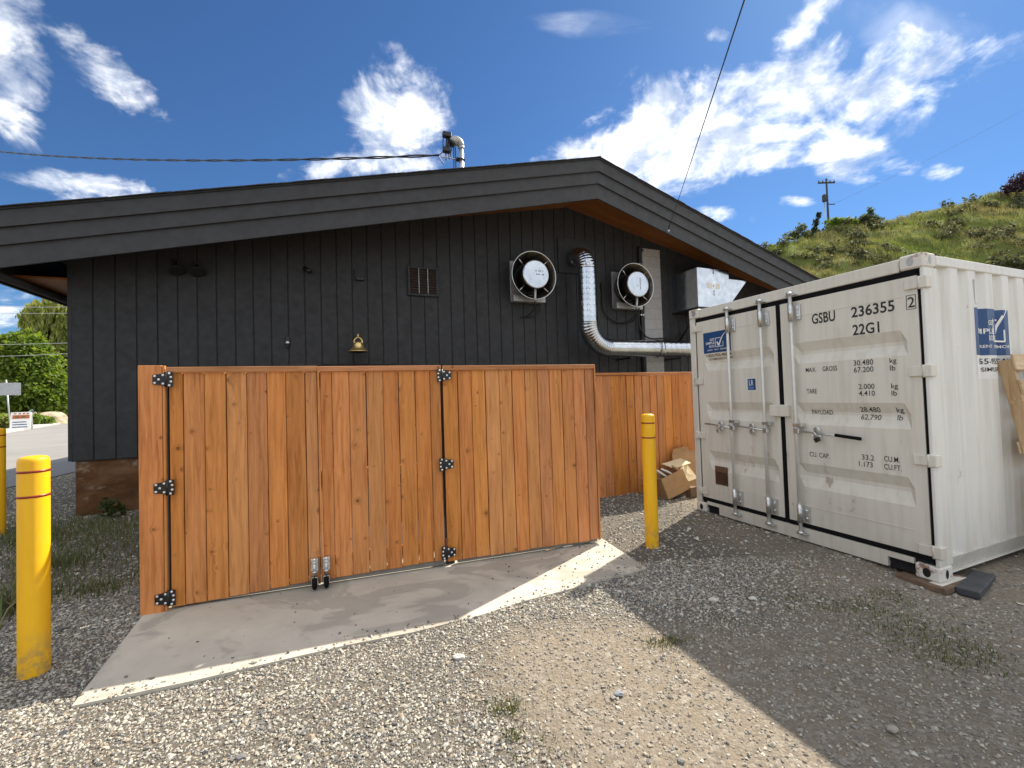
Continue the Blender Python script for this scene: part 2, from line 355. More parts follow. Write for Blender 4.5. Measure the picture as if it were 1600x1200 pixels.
def vcol(name, rough=0.85, transl=0.0, spec=0.3):
    mt, nt, b = newmat(name, rough, 0, spec)
    at = nt.n('ShaderNodeAttribute'); at.attribute_name = 'Col'
    nt.put(b.inputs['Base Color'], at.outputs['Color'])
    if transl:
        tr = nt.n('ShaderNodeBsdfTranslucent'); nt.put(tr.inputs[0], nt.hsv(at.outputs['Color'], 0.49, 1.1, 1.5))
        mx = nt.n('ShaderNodeMixShader'); mx.inputs[0].default_value = transl
        nt.nt.links.new(b.outputs[0], mx.inputs[1]); nt.nt.links.new(tr.outputs[0], mx.inputs[2])
        nt.nt.links.new(mx.outputs[0], nt.nt.nodes['Material Output'].inputs[0])
    return mt
M['stone'] = vcol('gravel_stone', 0.8)
M['leaf'] = vcol('leaf', 0.6, 0.48)
M['grass'] = vcol('grass_blade', 0.7, 0.25)
def hill_mat():
    mt, nt, b = newmat('hill_turf', 0.95, 0, 0.1)
    co = nt.n('ShaderNodeTexCoord').outputs['Object']
    f = nt.math('MULTIPLY_ADD', nt.noise(co, 0.22, 6, 0.62), 0.7, nt.math('MULTIPLY', nt.noise(co, 2.6, 6, 0.7), 0.3))
    nt.put(b.inputs['Base Color'], nt.ramp(f, [(0.36, (0.105, 0.100, 0.042)), (0.46, (0.135, 0.160, 0.042)), (0.54, (0.165, 0.205, 0.048)), (0.66, (0.24, 0.23, 0.09))]))
    nt.put(b.inputs['Normal'], nt.bump(nt.noise(co, 5, 6, .7), 0.8, 0.25))
    return mt
M['hill'] = hill_mat()

# ------------------------------------------------------------------ mesh helpers
class MB:
    def __init__(s): s.v = []; s.f = []; s.sm = []
    def add(s, vs, fs, smooth=False):
        o = len(s.v); s.v += [tuple(p) for p in vs]; s.f += [tuple(i + o for i in f) for f in fs]; s.sm += [smooth] * len(fs); return s
    def box(s, x0, x1, y0, y1, z0, z1, M4=None):
        vs = [Vector((x, y, z)) for z in (z0, z1) for y in (y0, y1) for x in (x0, x1)]
        if M4 is not None: vs = [M4 @ v for v in vs]
        return s.add(vs, [(0, 2, 3, 1), (4, 5, 7, 6), (0, 1, 5, 4), (2, 6, 7, 3), (0, 4, 6, 2), (1, 3, 7, 5)])
    def bbox(s, x0, x1, y0, y1, z0, z1, b=0.004, M4=None):
        """box with chamfered edges"""
        vs = []; 
        c = [((x0 + x1) / 2), ((y0 + y1) / 2), ((z0 + z1) / 2)]; h = [abs(x1 - x0) / 2, abs(y1 - y0) / 2, abs(z1 - z0) / 2]
        b = min(b, min(h) * 0.45)
        idx = {}
        for sx in (-1, 1):
            for sy in (-1, 1):
                for sz in (-1, 1):
                    for a in range(3):
                        p = [c[0] + sx * (h[0] - b), c[1] + sy * (h[1] - b), c[2] + sz * (h[2] - b)]
                        p[a] = c[a] + (sx, sy, sz)[a] * h[a]
                        idx[(sx, sy, sz, a)] = len(vs); vs.append(Vector(p))
        fs = []
        S = (-1, 1)
        for a in range(3):
            o1, o2 = [k for k in range(3) if k != a]
            for sg in S:
                loop = []
                for (p, q) in ((-1, -1), (1, -1), (1, 1), (-1, 1)):
                    k = [0, 0, 0]; k[a] = sg; k[o1] = p; k[o2] = q; loop.append(idx[(*k, a)])
                fs.append(loop)
            for p in S:
                for q in S:
                    k1 = [0, 0, 0]; k1[a] = -1; k1[o1] = p; k1[o2] = q; k2 = list(k1); k2[a] = 1
                    fs.append([idx[(*k1, o1)], idx[(*k2, o1)], idx[(*k2, o2)], idx[(*k1, o2)]])
        for sx in S:
            for sy in S:
                for sz in S: fs.append([idx[(sx, sy, sz, a)] for a in range(3)])
        if M4 is not None: vs = [M4 @ v for v in vs]
        return s.add(vs, fs)
    def tube(s, pts, r, n=10, cap=True, smooth=True):
        pts = [Vector(p) for p in pts]; rs = r if isinstance(r, (list, tuple)) else [r] * len(pts)
        vs = []; fs = []; ref = None
        for i, p in enumerate(pts):
            d = (pts[min(i + 1, len(pts) - 1)] - pts[max(i - 1, 0)]).normalized()
            if ref is None:
                ref = d.cross(Vector((0, 0, 1)) if abs(d.z) < 0.9 else Vector((1, 0, 0))).normalized()
            ref = (ref - d * ref.dot(d)).normalized(); q = d.cross(ref)
            for k in range(n):
                a = 2 * PI * k / n; vs.append(p + (ref * math.cos(a) + q * math.sin(a)) * rs[i])
        for i in range(len(pts) - 1):
            for k in range(n):
                k2 = (k + 1) % n; fs.append((i * n + k, i * n + k2, (i + 1) * n + k2, (i + 1) * n + k))
        s.add(vs, fs, smooth)
        if cap:
            o = len(s.v) - len(vs)
            s.f += [tuple(o + k for k in reversed(range(n))), tuple(o + (len(pts) - 1) * n + k for k in range(n))]; s.sm += [False, False]
        return s
    def lathe(s, prof, n=24, M4=None, smooth=True):
        """prof: (r, z) pairs around local z"""
        vs = [Vector((r * math.cos(2 * PI * k / n), r * math.sin(2 * PI * k / n), z)) for r, z in prof for k in range(n)]
        fs = [(i * n + k, i * n + (k + 1) % n, (i + 1) * n + (k + 1) % n, (i + 1) * n + k) for i in range(len(prof) - 1) for k in range(n)]
        if prof[0][0] > 1e-5: pass
        if M4 is not None: vs = [M4 @ v for v in vs]
        return s.add(vs, fs, smooth)
    def prism(s, poly, z0, z1, M4=None):
        n = len(poly); vs = [Vector((x, y, z0)) for x, y in poly] + [Vector((x, y, z1)) for x, y in poly]
        if M4 is not None: vs = [M4 @ v for v in vs]
        fs = [tuple(reversed(range(n))), tuple(range(n, 2 * n))] + [(k, (k + 1) % n, n + (k + 1) % n, n + k) for k in range(n)]
        return s.add(vs, fs)
    def mesh(s, name, mat):
        me = bpy.data.meshes.new(name); me.from_pydata(s.v, [], s.f)
        me.polygons.foreach_set('use_smooth', s.sm); me.update()
        bm = bmesh.new(); bm.from_mesh(me); bmesh.ops.recalc_face_normals(bm, faces=bm.faces); bm.to_mesh(me); bm.free()
        me.materials.append(mat if not isinstance(mat, str) else M[mat]); return me
    def build(s, name, mat, parent=None, loc=(0, 0, 0), rot=(0, 0, 0)):
        return inst(name, s.mesh(name, mat), parent, loc, rot)
def inst(name, me, parent=None, loc=(0, 0, 0), rot=(0, 0, 0), scale=(1, 1, 1)):
    o = bpy.data.objects.new(name, me); COL.objects.link(o); o.parent = parent; o.location = loc; o.rotation_euler = rot; o.scale = scale
    return o
def empty(name, loc, rz=0.0):
    o = bpy.data.objects.new(name, None); COL.objects.link(o); o.location = loc; o.rotation_euler = (0, 0, rz); o.empty_display_size = 0.2; return o
def tag(o, label=None, cat=None, group=None, kind=None):
    if label: o['label'] = label
    if cat: o['category'] = cat
    if group: o['group'] = group
    if kind: o['kind'] = kind
    return o
def copy_tree(o, parent=None):
    c = o.copy(); COL.objects.link(c); c.parent = parent
    for ch in list(o.children): copy_tree(ch, c)
    return c
def npmesh(name, V, F, mat, col=None, smooth=False):
    """V (n,3), F (m,k) numpy; col per-vertex rgb"""
    me = bpy.data.meshes.new(name); V = np.asarray(V, np.float32); F = np.asarray(F, np.int32); k = F.shape[1]
    me.vertices.add(len(V)); me.vertices.foreach_set('co', V.ravel())
    me.loops.add(F.size); me.loops.foreach_set('vertex_index', F.ravel())
    me.polygons.add(len(F)); me.polygons.foreach_set('loop_start', np.arange(0, F.size, k, dtype=np.int32))
    me.polygons.foreach_set('use_smooth', np.full(len(F), smooth))
    me.update(calc_edges=True)
    if col is not None:
        at = me.color_attributes.new('Col', 'FLOAT_COLOR', 'POINT')
        at.data.foreach_set('color', np.concatenate([col, np.ones((len(col), 1))], 1).astype(np.float32).ravel())
    me.materials.append(M[mat]); return me
def frame(tx, up):      # 4x4 with local z along tx
    z = Vector(tx).normalized(); x = Vector(up).cross(z).normalized(); y = z.cross(x)
    return Matrix((x, y, z)).transposed().to_4x4()
def T(x, y, z): return Matrix.Translation((x, y, z))
def textmesh(s, w, h, bold=0.0):
    """flat lettering mesh fitted into w x h (metres), origin at its lower left; bmesh in the xy plane"""
    cu = bpy.data.curves.new('lettering', 'FONT'); cu.body = s; cu.size = 1; cu.resolution_u = 3; cu.offset = bold
    o = bpy.data.objects.new('lettering', cu); COL.objects.link(o)
    dg = bpy.context.evaluated_depsgraph_get(); me = bpy.data.meshes.new_from_object(o.evaluated_get(dg))
    bpy.data.objects.remove(o); bpy.data.curves.remove(cu)
    a = np.zeros(len(me.vertices) * 3); me.vertices.foreach_get('co', a); a = a.reshape(-1, 3)
    mn = a.min(0); mx = a.max(0); a = (a - mn) / np.maximum(mx - mn, 1e-6) * np.array([w, h, 0]); a[:, 2] = 0
    me.vertices.foreach_set('co', a.ravel()); me.materials.clear(); return me
def map_mesh(me, fn, cuts=(), axis=0):
    """slice the flat mesh at cuts along axis, then map (u,v) -> 3d with fn"""
    bm = bmesh.new(); bm.from_mesh(me)
    for c in cuts:
        co = [0, 0, 0]; co[axis] = c; no = [0, 0, 0]; no[axis] = 1
        bmesh.ops.bisect_plane(bm, geom=list(bm.verts) + list(bm.edges) + list(bm.faces), plane_co=co, plane_no=no)
    for v in bm.verts: v.co = fn(v.co.x, v.co.y)
    bm.to_mesh(me); bm.free(); return me

# ================================================================== SETTING
def sst(t): t = np.clip(t, 0, 1); return t * t * (3 - 2 * t)
def tanzone(x, y):          # trodden fines, few loose stones
    wob = .25 * np.sin(2.1 * x + 1) + .18 * np.sin(3.3 * y + x)
    a = sst((x - (-.15) - .35 * (2.2 - y) + wob) / .7) * sst((3.05 - y + .38 * x + wob) / .6)
    b = sst((x - 1.6 + .25 * np.sin(3 * y) + wob * .5) / .8) * .62
    return np.clip(np.maximum(a * .9, b), 0, 1)
# ---- ground sheet, finely divided near the yard, with faint unevenness
def axis_pts(lo, hi, flo, fhi, fine, n=26):
    a = lo + (flo - lo) * (1 - np.linspace(1, 0, n) ** 3); b = np.arange(flo, fhi, fine); c = fhi + (hi - fhi) * np.linspace(0, 1, n) ** 3
    return np.unique(np.concatenate([a, b, c]))
def undul(x, y):
    return (0.010 * np.sin(1.9 * x + 0.7 * y) + 0.008 * np.sin(2.7 * y - 1.3 * x + 1) + 0.006 * np.sin(4.3 * x + 3.1 * y)) * np.exp(-((x / 9) ** 2 + ((y - 4) / 8) ** 2)) * .6 - 0.004 - .06 * np.exp(-((x - 3.45) ** 2 + (y - 3.25) ** 2) / .28)
gx = axis_pts(-420, 420, -9, 9, 0.12); gy = axis_pts(-300, 420, -2, 12, 0.12)
X, Y = np.meshgrid(gx, gy, indexing='ij'); Z = undul(X, Y)
idx = np.arange(X.size).reshape(X.shape)
F = np.stack([idx[:-1, :-1], idx[1:, :-1], idx[1:, 1:], idx[:-1, 1:]], -1).reshape(-1, 4)
tag(inst('ground', npmesh('ground', np.stack([X, Y, Z], -1).reshape(-1, 3), F, 'ground', np.repeat(((1 - tanzone(X, Y)) * (np.hypot(X, Y - 3) < 12)).reshape(-1, 1), 3, 1), smooth=True)), kind='structure')

SLAB_PTS = [(-2.36, 2.29), (-1.858, 2.464), (-1.444, 2.635), (-1.109, 2.769), (-.719, 2.893), (-.305, 3.073), (.05, 3.285), (.488, 3.491)]
SLAB = SLAB_PTS + [(1.13, 3.82), (0.90, 4.62), (0.35, 6.0), (-3.55, 4.75), (-2.80, 3.23)]
mb = MB(); mb.prism(SLAB, -0.12, 0.008); slab = tag(mb.build('concrete_pad', 'slab'), kind='structure')

def sheet(name, poly, z, mat):
    mb = MB(); mb.add([(x, y, z) for x, y in poly], [tuple(range(len(poly)))]); return tag(mb.build(name, mat), kind='structure')
sheet('road', [(-8.6, -30), (-10.2, 8.0), (-10.98, 10.65), (-15.5, 26), (-24, 56), (-56, 56), (-50.2, 48.7), (-35.6, 30.4), (-24, 16), (-19, -30)], 0.004, 'road')
sheet('road_shoulder', [(-8.3, -30), (-10.05, 8.0), (-10.83, 10.65), (-15.35, 26), (-17.6, 26), (-13.33, 12.92), (-12.98, 11.04), (-12.3, 8), (-11.0, -30)], 0.009, 'road2')
mb = MB()
far = [(-24, 16), (-35.6, 30.4), (-50.2, 48.7), (-58, 58.5)]
for (ax, ay), (bx, by) in zip(far[:-1], far[1:]):
    d = Vector((bx - ax, by - ay)).normalized(); nrm = Vector((-d.y, d.x)) * 1.4
    mb.prism([(ax, ay), (bx, by), (bx + nrm.x, by + nrm.y), (ax + nrm.x, ay + nrm.y)], -0.05, 0.13)
tag(mb.build('sidewalk', 'kerb'), kind='structure')

# ---- hill behind the building
def ridge(x): return np.interp(x, [-60, 2, 20, 31, 39.7, 47.6, 55.5, 63.4, 85, 130, 200], [0, 0, 15, 18.6, 20.9, 21.9, 23.6, 25.2, 29, 33, 34])
def sst(t): t = np.clip(t, 0, 1); return t * t * (3 - 2 * t)
def hillz(x, y):
    t = (y - 19 - 0.05 * x) / 33.0
    up = np.clip(t, 0, 1); prof = 0.55 * up + 0.45 * sst(up)
    back = np.clip((y - 52 - 0.05 * x) / 60, 0, 1)
    z = ridge(x) * (prof - 0.25 * back)
    nz = 0.35 * np.sin(.55 * x + .3 * y) + 0.3 * np.sin(.9 * y - .4 * x + 2) + .22 * np.sin(1.7 * x + .6 * y) + .16 * np.sin(2.1 * y + 1.3 * x) + .1 * np.sin(3.4 * x - 2.2 * y)
    return z + nz * sst(up * 3) * 0.8 - 0.06
hx = np.linspace(3, 200, 260); hy = np.concatenate([np.linspace(15, 62, 90), np.linspace(63, 160, 20)])
X, Y = np.meshgrid(hx, hy, indexing='ij'); Z = hillz(X, Y); Z[:, 0] = -1
idx = np.arange(X.size).reshape(X.shape)
F = np.stack([idx[:-1, :-1], idx[1:, :-1], idx[1:, 1:], idx[:-1, 1:]], -1).reshape(-1, 4)
tag(inst('hill', npmesh('hill', np.stack([X, Y, Z], -1).reshape(-1, 3), F, 'hill', smooth=True)), kind='structure')

# ================================================================== BUILDING
BT = rad(22); BL = empty('building', (-6.418, 6.236, 0), BT)
tag(BL, 'charcoal timber-clad building with low gable roof and wide fascia', 'building')
AP_S, AP_Z, ML, MR, OV = 8.273, 5.255, 0.2122, 0.2358, 1.3
def ov(s): return OV - 0.08 * abs(s - AP_S)          # the gable end is a shallow prow, deepest at the ridge
def fz(s): return AP_Z - (ML * (AP_S - s) if s < AP_S else MR * (s - AP_S))          # underside of the rake boards
WS, WZ = 8.443, 5.664
def wz(s): return WZ - (0.205 * (WS - s) if s < WS else 0.232 * (s - WS))            # soffit meets wall
S0, S1 = 0.0, 16.4
EL, ER = -0.71, 16.9
LEN = 14.0
# siding boards, 10 inch, each a mesh of its own
pitch = 0.2585; s = S0; k = 0
while s < S1:
    e = min(s + pitch, S1)
    mb = MB(); g = 0.005; c = 0.008
    prof = [(s + g, 0.02), (s + g, c), (s + g + c, 0), (e - g - c, 0), (e - g, c), (e - g, 0.02)]
    zb = 0.805; vs = [(x, y, zb) for x, y in prof] + [(x, y, wz(x) + 0.03) for x, y in prof]; n = len(prof)
    mb.add(vs, [(i, i + 1, n + i + 1, n + i) for i in range(n - 1)] + [tuple(range(n))])
    mb.build('siding_board', 'siding', BL); s = e; k += 1
# backing wall and far walls
mb = MB()
pl = [(S0, 0.79), (S1, 0.79), (S1, wz(S1)), (WS, wz(WS)), (S0, wz(S0))]
nn = len(pl); mb.add([(x, 0.018, z) for x, z in pl] + [(x, LEN, z) for x, z in pl], [tuple(range(nn)), tuple(range(nn, 2 * nn))] + [(i, (i + 1) % nn, nn + (i + 1) % nn, nn + i) for i in range(nn)])
mb.build('wall_core', 'siding', BL)
mb = MB(); mb.bbox(S0 + 0.03, S1 - 0.03, 0.035, LEN - .05, -0.4, 0.79, 0.015); mb.build('foundation', 'foundation', BL)
# corner boards
mb = MB(); mb.bbox(S0 - 0.03, S0 + 0.02, -0.004, 0.12, 0.80, wz(0) + 0.02, 0.004); mb.build('corner_board', 'siding', BL)
# rake fascia: three lapped boards per side, upper ones prouder
HS = [(0.0, 0.295, 0.0), (0.277, 0.515, 0.034), (0.497, 0.715, 0.068)]
for side in (0, 1):
    a, b = (EL, AP_S) if side == 0 else (AP_S, ER)
    for lo, hi, pr in HS:
        mb = MB(); vs = []
        for sx in (a, b):
            y0 = -ov(sx) - 0.03 - pr; y1 = -ov(sx) - pr * 0.8
            for yy in (y0, y1):
                for hh in (lo, hi): vs.append((sx, yy, fz(sx) + hh))
        mb.add(vs, [(0, 1, 3, 2), (4, 6, 7, 5), (0, 4, 5, 1), (2, 3, 7, 6), (1, 5, 7, 3), (0, 2, 6, 4)])
        mb.build('fascia_board', 'fascia', BL)
# roof deck with soffit
def slope_slab(name, mat, sA, sB, yA, yB, zt, zb, parent=BL):
    mb = MB(); vs = []
    for sx in (sA, sB):
        for yy in (yA - ov(sx), yB):
            vs += [(sx, yy, fz(sx) + zb), (sx, yy, fz(sx) + zt)]
    mb.add(vs, [(0, 1, 3, 2), (4, 6, 7, 5), (0, 4, 5, 1), (2, 3, 7, 6), (1, 5, 7, 3), (0, 2, 6, 4)]); return mb.build(name, mat, parent)
rf = slope_slab('roof', 'shingle', EL - 0.03, AP_S, -0.115, LEN + 0.8, 0.738, 0.718)
slope_slab('roof_slope', 'shingle', AP_S, ER + 0.03, -0.115, LEN + 0.8, 0.738, 0.718)
# shingle butts showing along the rake edge
me = MB().bbox(-0.17, 0.17, -0.06, 0.06, 0.0, 0.012, 0.003).mesh('shingle', M['shingle'])
s = EL
while s < ER - 0.2:
    L = 0.145; mid = s + L / 2
    sl_ = ML if mid < AP_S else -MR
    inst('shingle', me, rf, (mid, -ov(mid) - 0.080 + random.uniform(-0.008, 0.004), fz(mid) + 0.741 + random.uniform(0, 0.005)), (0, -math.atan(sl_) - (0.06 if mid < AP_S else -0.06), 0), (0.62, 1, 1.1))
    s += L
mb = MB(); mb.add([(AP_S - .14, -OV - .1, fz(AP_S - .14) + .758), (AP_S, -OV - .1, fz(AP_S) + .775), (AP_S + .14, -OV - .1, fz(AP_S + .14) + .758), (AP_S - .14, LEN + .8, fz(AP_S - .14) + .758), (AP_S, LEN + .8, fz(AP_S) + .775), (AP_S + .14, LEN + .8, fz(AP_S + .14) + .758),
    (AP_S - .14, -OV - .1, fz(AP_S - .14) + .739), (AP_S, -OV - .1, fz(AP_S) + .753), (AP_S + .14, -OV - .1, fz(AP_S + .14) + .739)], [(0, 1, 4, 3), (1, 2, 5, 4), (6, 7, 1, 0), (7, 8, 2, 1)])
mb.build('ridge_cap', 'shingle', BL)
# soffit planks run along the slope between wall and rake
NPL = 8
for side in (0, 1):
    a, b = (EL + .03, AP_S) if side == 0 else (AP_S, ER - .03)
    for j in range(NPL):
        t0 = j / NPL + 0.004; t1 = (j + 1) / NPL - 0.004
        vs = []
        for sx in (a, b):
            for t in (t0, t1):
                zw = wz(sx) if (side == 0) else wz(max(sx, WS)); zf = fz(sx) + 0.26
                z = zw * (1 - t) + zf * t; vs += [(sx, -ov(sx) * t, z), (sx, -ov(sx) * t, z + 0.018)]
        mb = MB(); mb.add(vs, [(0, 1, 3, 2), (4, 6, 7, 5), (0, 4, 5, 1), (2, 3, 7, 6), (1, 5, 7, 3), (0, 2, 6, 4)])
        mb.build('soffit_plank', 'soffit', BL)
# left eave: fascia, gutter, boxed underside
def eave(sgn, s_e):
    ze = fz(s_e)
    mb = MB(); mb.bbox(s_e - 0.02, s_e + 0.02, -ov(s_e), LEN + .8, ze - 0.02, ze + 0.70, 0.004); mb.build('eave_fascia', 'fascia', BL)
    mb = MB(); mb.tube([(s_e + sgn * 0.09, -ov(s_e) + .03, ze + 0.05), (s_e + sgn * 0.09, LEN + .8, ze + 0.05)], 0.06, 10); mb.build('eave_pipe', 'fascia', BL)
    x0, x1 = sorted((s_e + sgn * .02, (S0 if sgn > 0 else S1)))
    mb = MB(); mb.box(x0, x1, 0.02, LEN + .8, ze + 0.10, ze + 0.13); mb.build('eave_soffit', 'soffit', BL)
eave(1, EL); eave(-1, ER)
# barred vent window
vw = empty('vent_window', (5.15, -0.0, 3.775), 0); vw.parent = BL
mb = MB(); mb.box(-.25, .25, -.012, -.006, -.235, .235); mb.build('recess', 'black', vw)
for z in np.linspace(-.20, .20, 9):
    MB().box(-.245, .245, -.004, .022, -.011, .011, T(0, -.03, z) @ Matrix.Rotation(rad(-35), 4, 'X')).build('louvre', 'louvre', vw)
for x in (-.085, .085): MB().bbox(x - .004, x + .004, -.062, -.05, -.24, .24, .002).build('bar', 'galv', vw)
mb = MB()
for a in ((-.29, -.245, -.28, .28), (.245, .29, -.28, .28), (-.245, .245, .235, .28), (-.245, .245, -.28, -.235)): mb.bbox(a[0], a[1], -.045, -.004, a[2], a[3], .004)
mb.build('frame', 'siding', vw)
# door head trim behind the fence
MB().bbox(3.36, 4.60, -.07, -.004, 2.13, 2.20, .006).build('door_head', 'black', BL)
MB().bbox(3.44, 4.52, -.03, -.004, 0.0, 2.13, .006).build('door', 'siding', BL)
# patch panel where the duct leaves the wall
MB().bbox(8.08, 8.86, -.035, -.003, 4.18, 4.94, .005).build('patch_panel', 'siding', BL)

def onwall(name, s, z, o=0.0):
    c, sn = math.cos(BT), math.sin(BT)
    return empty(name, (-6.418 + s * c + o * sn, 6.236 + s * sn - o * c, z), BT)

# ---- exhaust fans: local y points into the wall
def fan(s, z, label, marks):
    e = onwall('exhaust_fan', s, z)
    tag(e, label, 'fan', 'wall exhaust fans')
    MB().bbox(-.36, .36, -.05, -.006, -.44, .40, .006).build('mounting_plate', 'fanplate', e)
    MB().bbox(-.36, .36, -.20, -.055, -.47, -.33, .008).build('motor_tray', 'fanplate', e)
    A = frame((0, -1, 0), (0, 0, 1)); A = T(0.02, 0, .03) @ A
    mb = MB(); mb.lathe([(.34, .05), (.34, .12), (.385, .20), (.475, .40), (.487, .402), (.490, .40), (.487, .395), (.463, .385), (.37, .20), (.325, .12), (.325, .05)], 48, A); mb.build('shroud', 'shroud', e)
    mb = MB(); mb.lathe([(.478, .398), (.487, .408), (.494, .403), (.494, .395), (.484, .386)], 48, A); mb.build('rim', 'zinc', e)
    MB().lathe([(.0, .08), (.325, .08)], 32, A).build('throat', 'black', e)
    mb = MB(); mb.lathe([(.26, .12), (.275, .20), (.275, .46), (.268, .475)], 40, A); mb.build('motor_housing', 'shroud', e)
    mb = MB(); mb.lathe([(.282, .455), (.288, .47), (.282, .487), (.262, .490), (.20, .493), (.10, .495), (0, .496)], 40, A); cv = mb.build('motor_cover', 'hub', e)
    for a in (rad(45), rad(135), rad(225), rad(315)):
        c, sn = math.cos(a), math.sin(a)
        MB().tube([(.02 + .27 * c, -.33, .03 + .27 * sn), (.02 + .45 * c, -.37, .03 + .45 * sn)], .011, 6).build('strut', 'zinc', e)
    MB().tube([(.02, -.42, -.24), (.02, -.40, -.44), (.02, -.385, -.50)], .026, 8).build('conduit', 'fanplate', e)
    for i, (mx, mz, mw, mh) in enumerate(marks):
        me = textmesh('III II' if i % 2 else 'II III I', mw, mh)
        map_mesh(me, lambda u, v: Vector((.02 + mx + u, -.4985, .03 + mz + v))); me.materials.append(M['ink']); inst('marking', me, cv)
    pts = [(.02, -.39, -.50), (.03, -.33, -.62), (-.04, -.18, -.74), (-.16, -.05, -.78)]
    MB().tube(smooth_path(pts), .016, 6).build('cable', 'cable', e)
    pts = [(.26, -.12, -.47), (.28, -.10, -.60), (.16, -.05, -.72), (-.04, -.03, -.75)]
    MB().tube(smooth_path(pts), .014, 6).build('cable', 'cable', e)
    return e
def smooth_path(pts, n=6):
    pts = [Vector(p) for p in pts]; out = []
    for i in range(len(pts) - 1):
        p0 = pts[max(i - 1, 0)]; p1 = pts[i]; p2 = pts[i + 1]; p3 = pts[min(i + 2, len(pts) - 1)]
        for k in range(n):
            t = k / n
            out.append(0.5 * ((2 * p1) + (p2 - p0) * t + (2 * p0 - 5 * p1 + 4 * p2 - p3) * t * t + (3 * p1 - p0 - 3 * p2 + p3) * t ** 3))
    out.append(pts[-1]); return out
fan(7.30, 3.93, 'round steel exhaust fan with scribbled cover, left of the silver duct', [(-.02, .05, .17, .03), (0, -.02, .17, .03)])
fan(9.80, 3.90, 'round steel exhaust fan between the silver duct and the block column', [(.03, -.12, .035, .26), (-.04, -.06, .03, .04)])

# ---- galvanised exhaust duct
dt = onwall('exhaust_duct', 0, 0)
tag(dt, 'shiny galvanised round duct elbowing down and along the dark wall', 'duct')
def arc(c, u, v, r, a0, a1, n=14):
    c = Vector(c); u = Vector(u); v = Vector(v)
    return [c + u * r * math.cos(a0 + (a1 - a0) * i / n) + v * r * math.sin(a0 + (a1 - a0) * i / n) for i in range(n + 1)]
R_ = 0.186; DX = 8.47; DO = 0.52; ZH = 2.49
def ringtube(path, r, name, amp, every=1):
    """gored / ribbed tube: alternating radius rings"""
    pts = []; rs = []
    for i, p in enumerate(path):
        pts.append(p); rs.append(r)
    fine = []; fr = []
    for i in range(len(path) - 1):
        a, b = path[i], path[i + 1]
        for t, k in ((0.0, 0), (0.06, amp), (0.14, amp), (0.2, 0), (0.9, 0)):
            fine.append(a.lerp(b, t)); fr.append(r + k)
    fine.append(path[-1]); fr.append(r)
    return MB().tube(fine, fr, 28, cap=False).build(name, 'duct', dt)
rb = 0.36
top = arc((DX, -(DO - rb), 4.50 - rb), (0, 0, 1), (0, -1, 0), rb, 0, PI / 2, 13)
ringtube([Vector((DX, 0.05, 4.50)), Vector((DX, -0.08, 4.50))] + top, R_ * 1.02, 'elbow', 0.0025)
ringtube([Vector((DX, -DO, z)) for z in np.linspace(4.50 - rb, 3.02, 11)], R_, 'pipe', 0.0012)
rc = 0.50
bend = arc((DX + rc, -DO, ZH + rc), (-1, 0, 0), (0, 0, -1), rc, 0, PI / 2, 16)
ringtube([Vector((DX, -DO, 3.02))] + bend, R_ * 1.03, 'elbow', 0.003)
ringtube([Vector((x, -DO, ZH)) for x in np.linspace(DX + rc, 10.30, 9)], R_, 'pipe', 0.0012)
ringtube([Vector((x, -DO, ZH)) for x in np.linspace(10.30, 11.30, 8)], R_ * .99, 'pipe', 0.0012)
ringtube([Vector((x, -DO, ZH)) for x in np.linspace(10.20, 10.36, 3)], R_ * 1.03, 'coupling', 0.008)
up_ = arc((11.30, -DO, ZH + .42), (0, 0, -1), (1, 0, 0), .42, 0, PI / 2, 12)
ringtube(up_, R_ * 1.03, 'elbow', 0.003)
ringtube([Vector((11.72, -DO, z)) for z in np.linspace(ZH + .42, 3.46, 4)], R_, 'pipe', 0.0012)
MB().bbox(9.5, 9.56, -DO - .02, -.003, 2.27, 2.30, .002).build('bracket', 'blackmetal', dt)
MB().bbox(10.9, 10.96, -DO - .02, -.003, 2.27, 2.30, .002).build('bracket', 'blackmetal', dt)

# ---- sheet metal intake hood
hd = onwall('intake_hood', 11.22, 3.43)
tag(hd, 'box-shaped sheet metal air hood on the wall above the container', 'air hood')
MB().bbox(0, .97, -.80, 0, 0, .90, .004).build('box', 'duct', hd)
MB().bbox(-.004, -.001, -.79, -.77, .02, .88, .001).build('corner_trim', 'zinc', hd)
mb = MB(); mb.prism([(.975, .70), (1.56, .69), (1.03, .14), (.975, .14)], 0, .79, Matrix(((1, 0, 0, 0), (0, 0, 1, -.79), (0, 1, 0, 0), (0, 0, 0, 1)))); mb.build('spout', 'duct', hd)
MB().bbox(-.03, 1.0, -.82, .0, -.035, -.004, .003).build('base_tray', 'blackmetal', hd)
for zz_ in (.47,): 
    MB().box(.29, .44, -.8035, -.8015, .44, .56).build('tape', 'cream', hd); MB().box(.55, .68, -.8035, -.8015, .44, .56).build('tape', 'cream', hd)
for zz_ in (.80, .50, .37, .30):
    me = textmesh('a' if zz_ > .6 else 'o', .035, .05 if zz_ < .6 else .12); map_mesh(me, lambda u, v: Vector((.47 + u, -.8035, zz_ - .02 + v))); me.materials.append(M['ink']); inst('marking', me, hd)
for a, b in (((.1, -.7, -.03), (.1, -.02, -.75)), ((.85, -.7, -.03), (.85, -.02, -.75))): MB().tube([a, b], .022, 6).build('brace', 'blackmetal', hd)

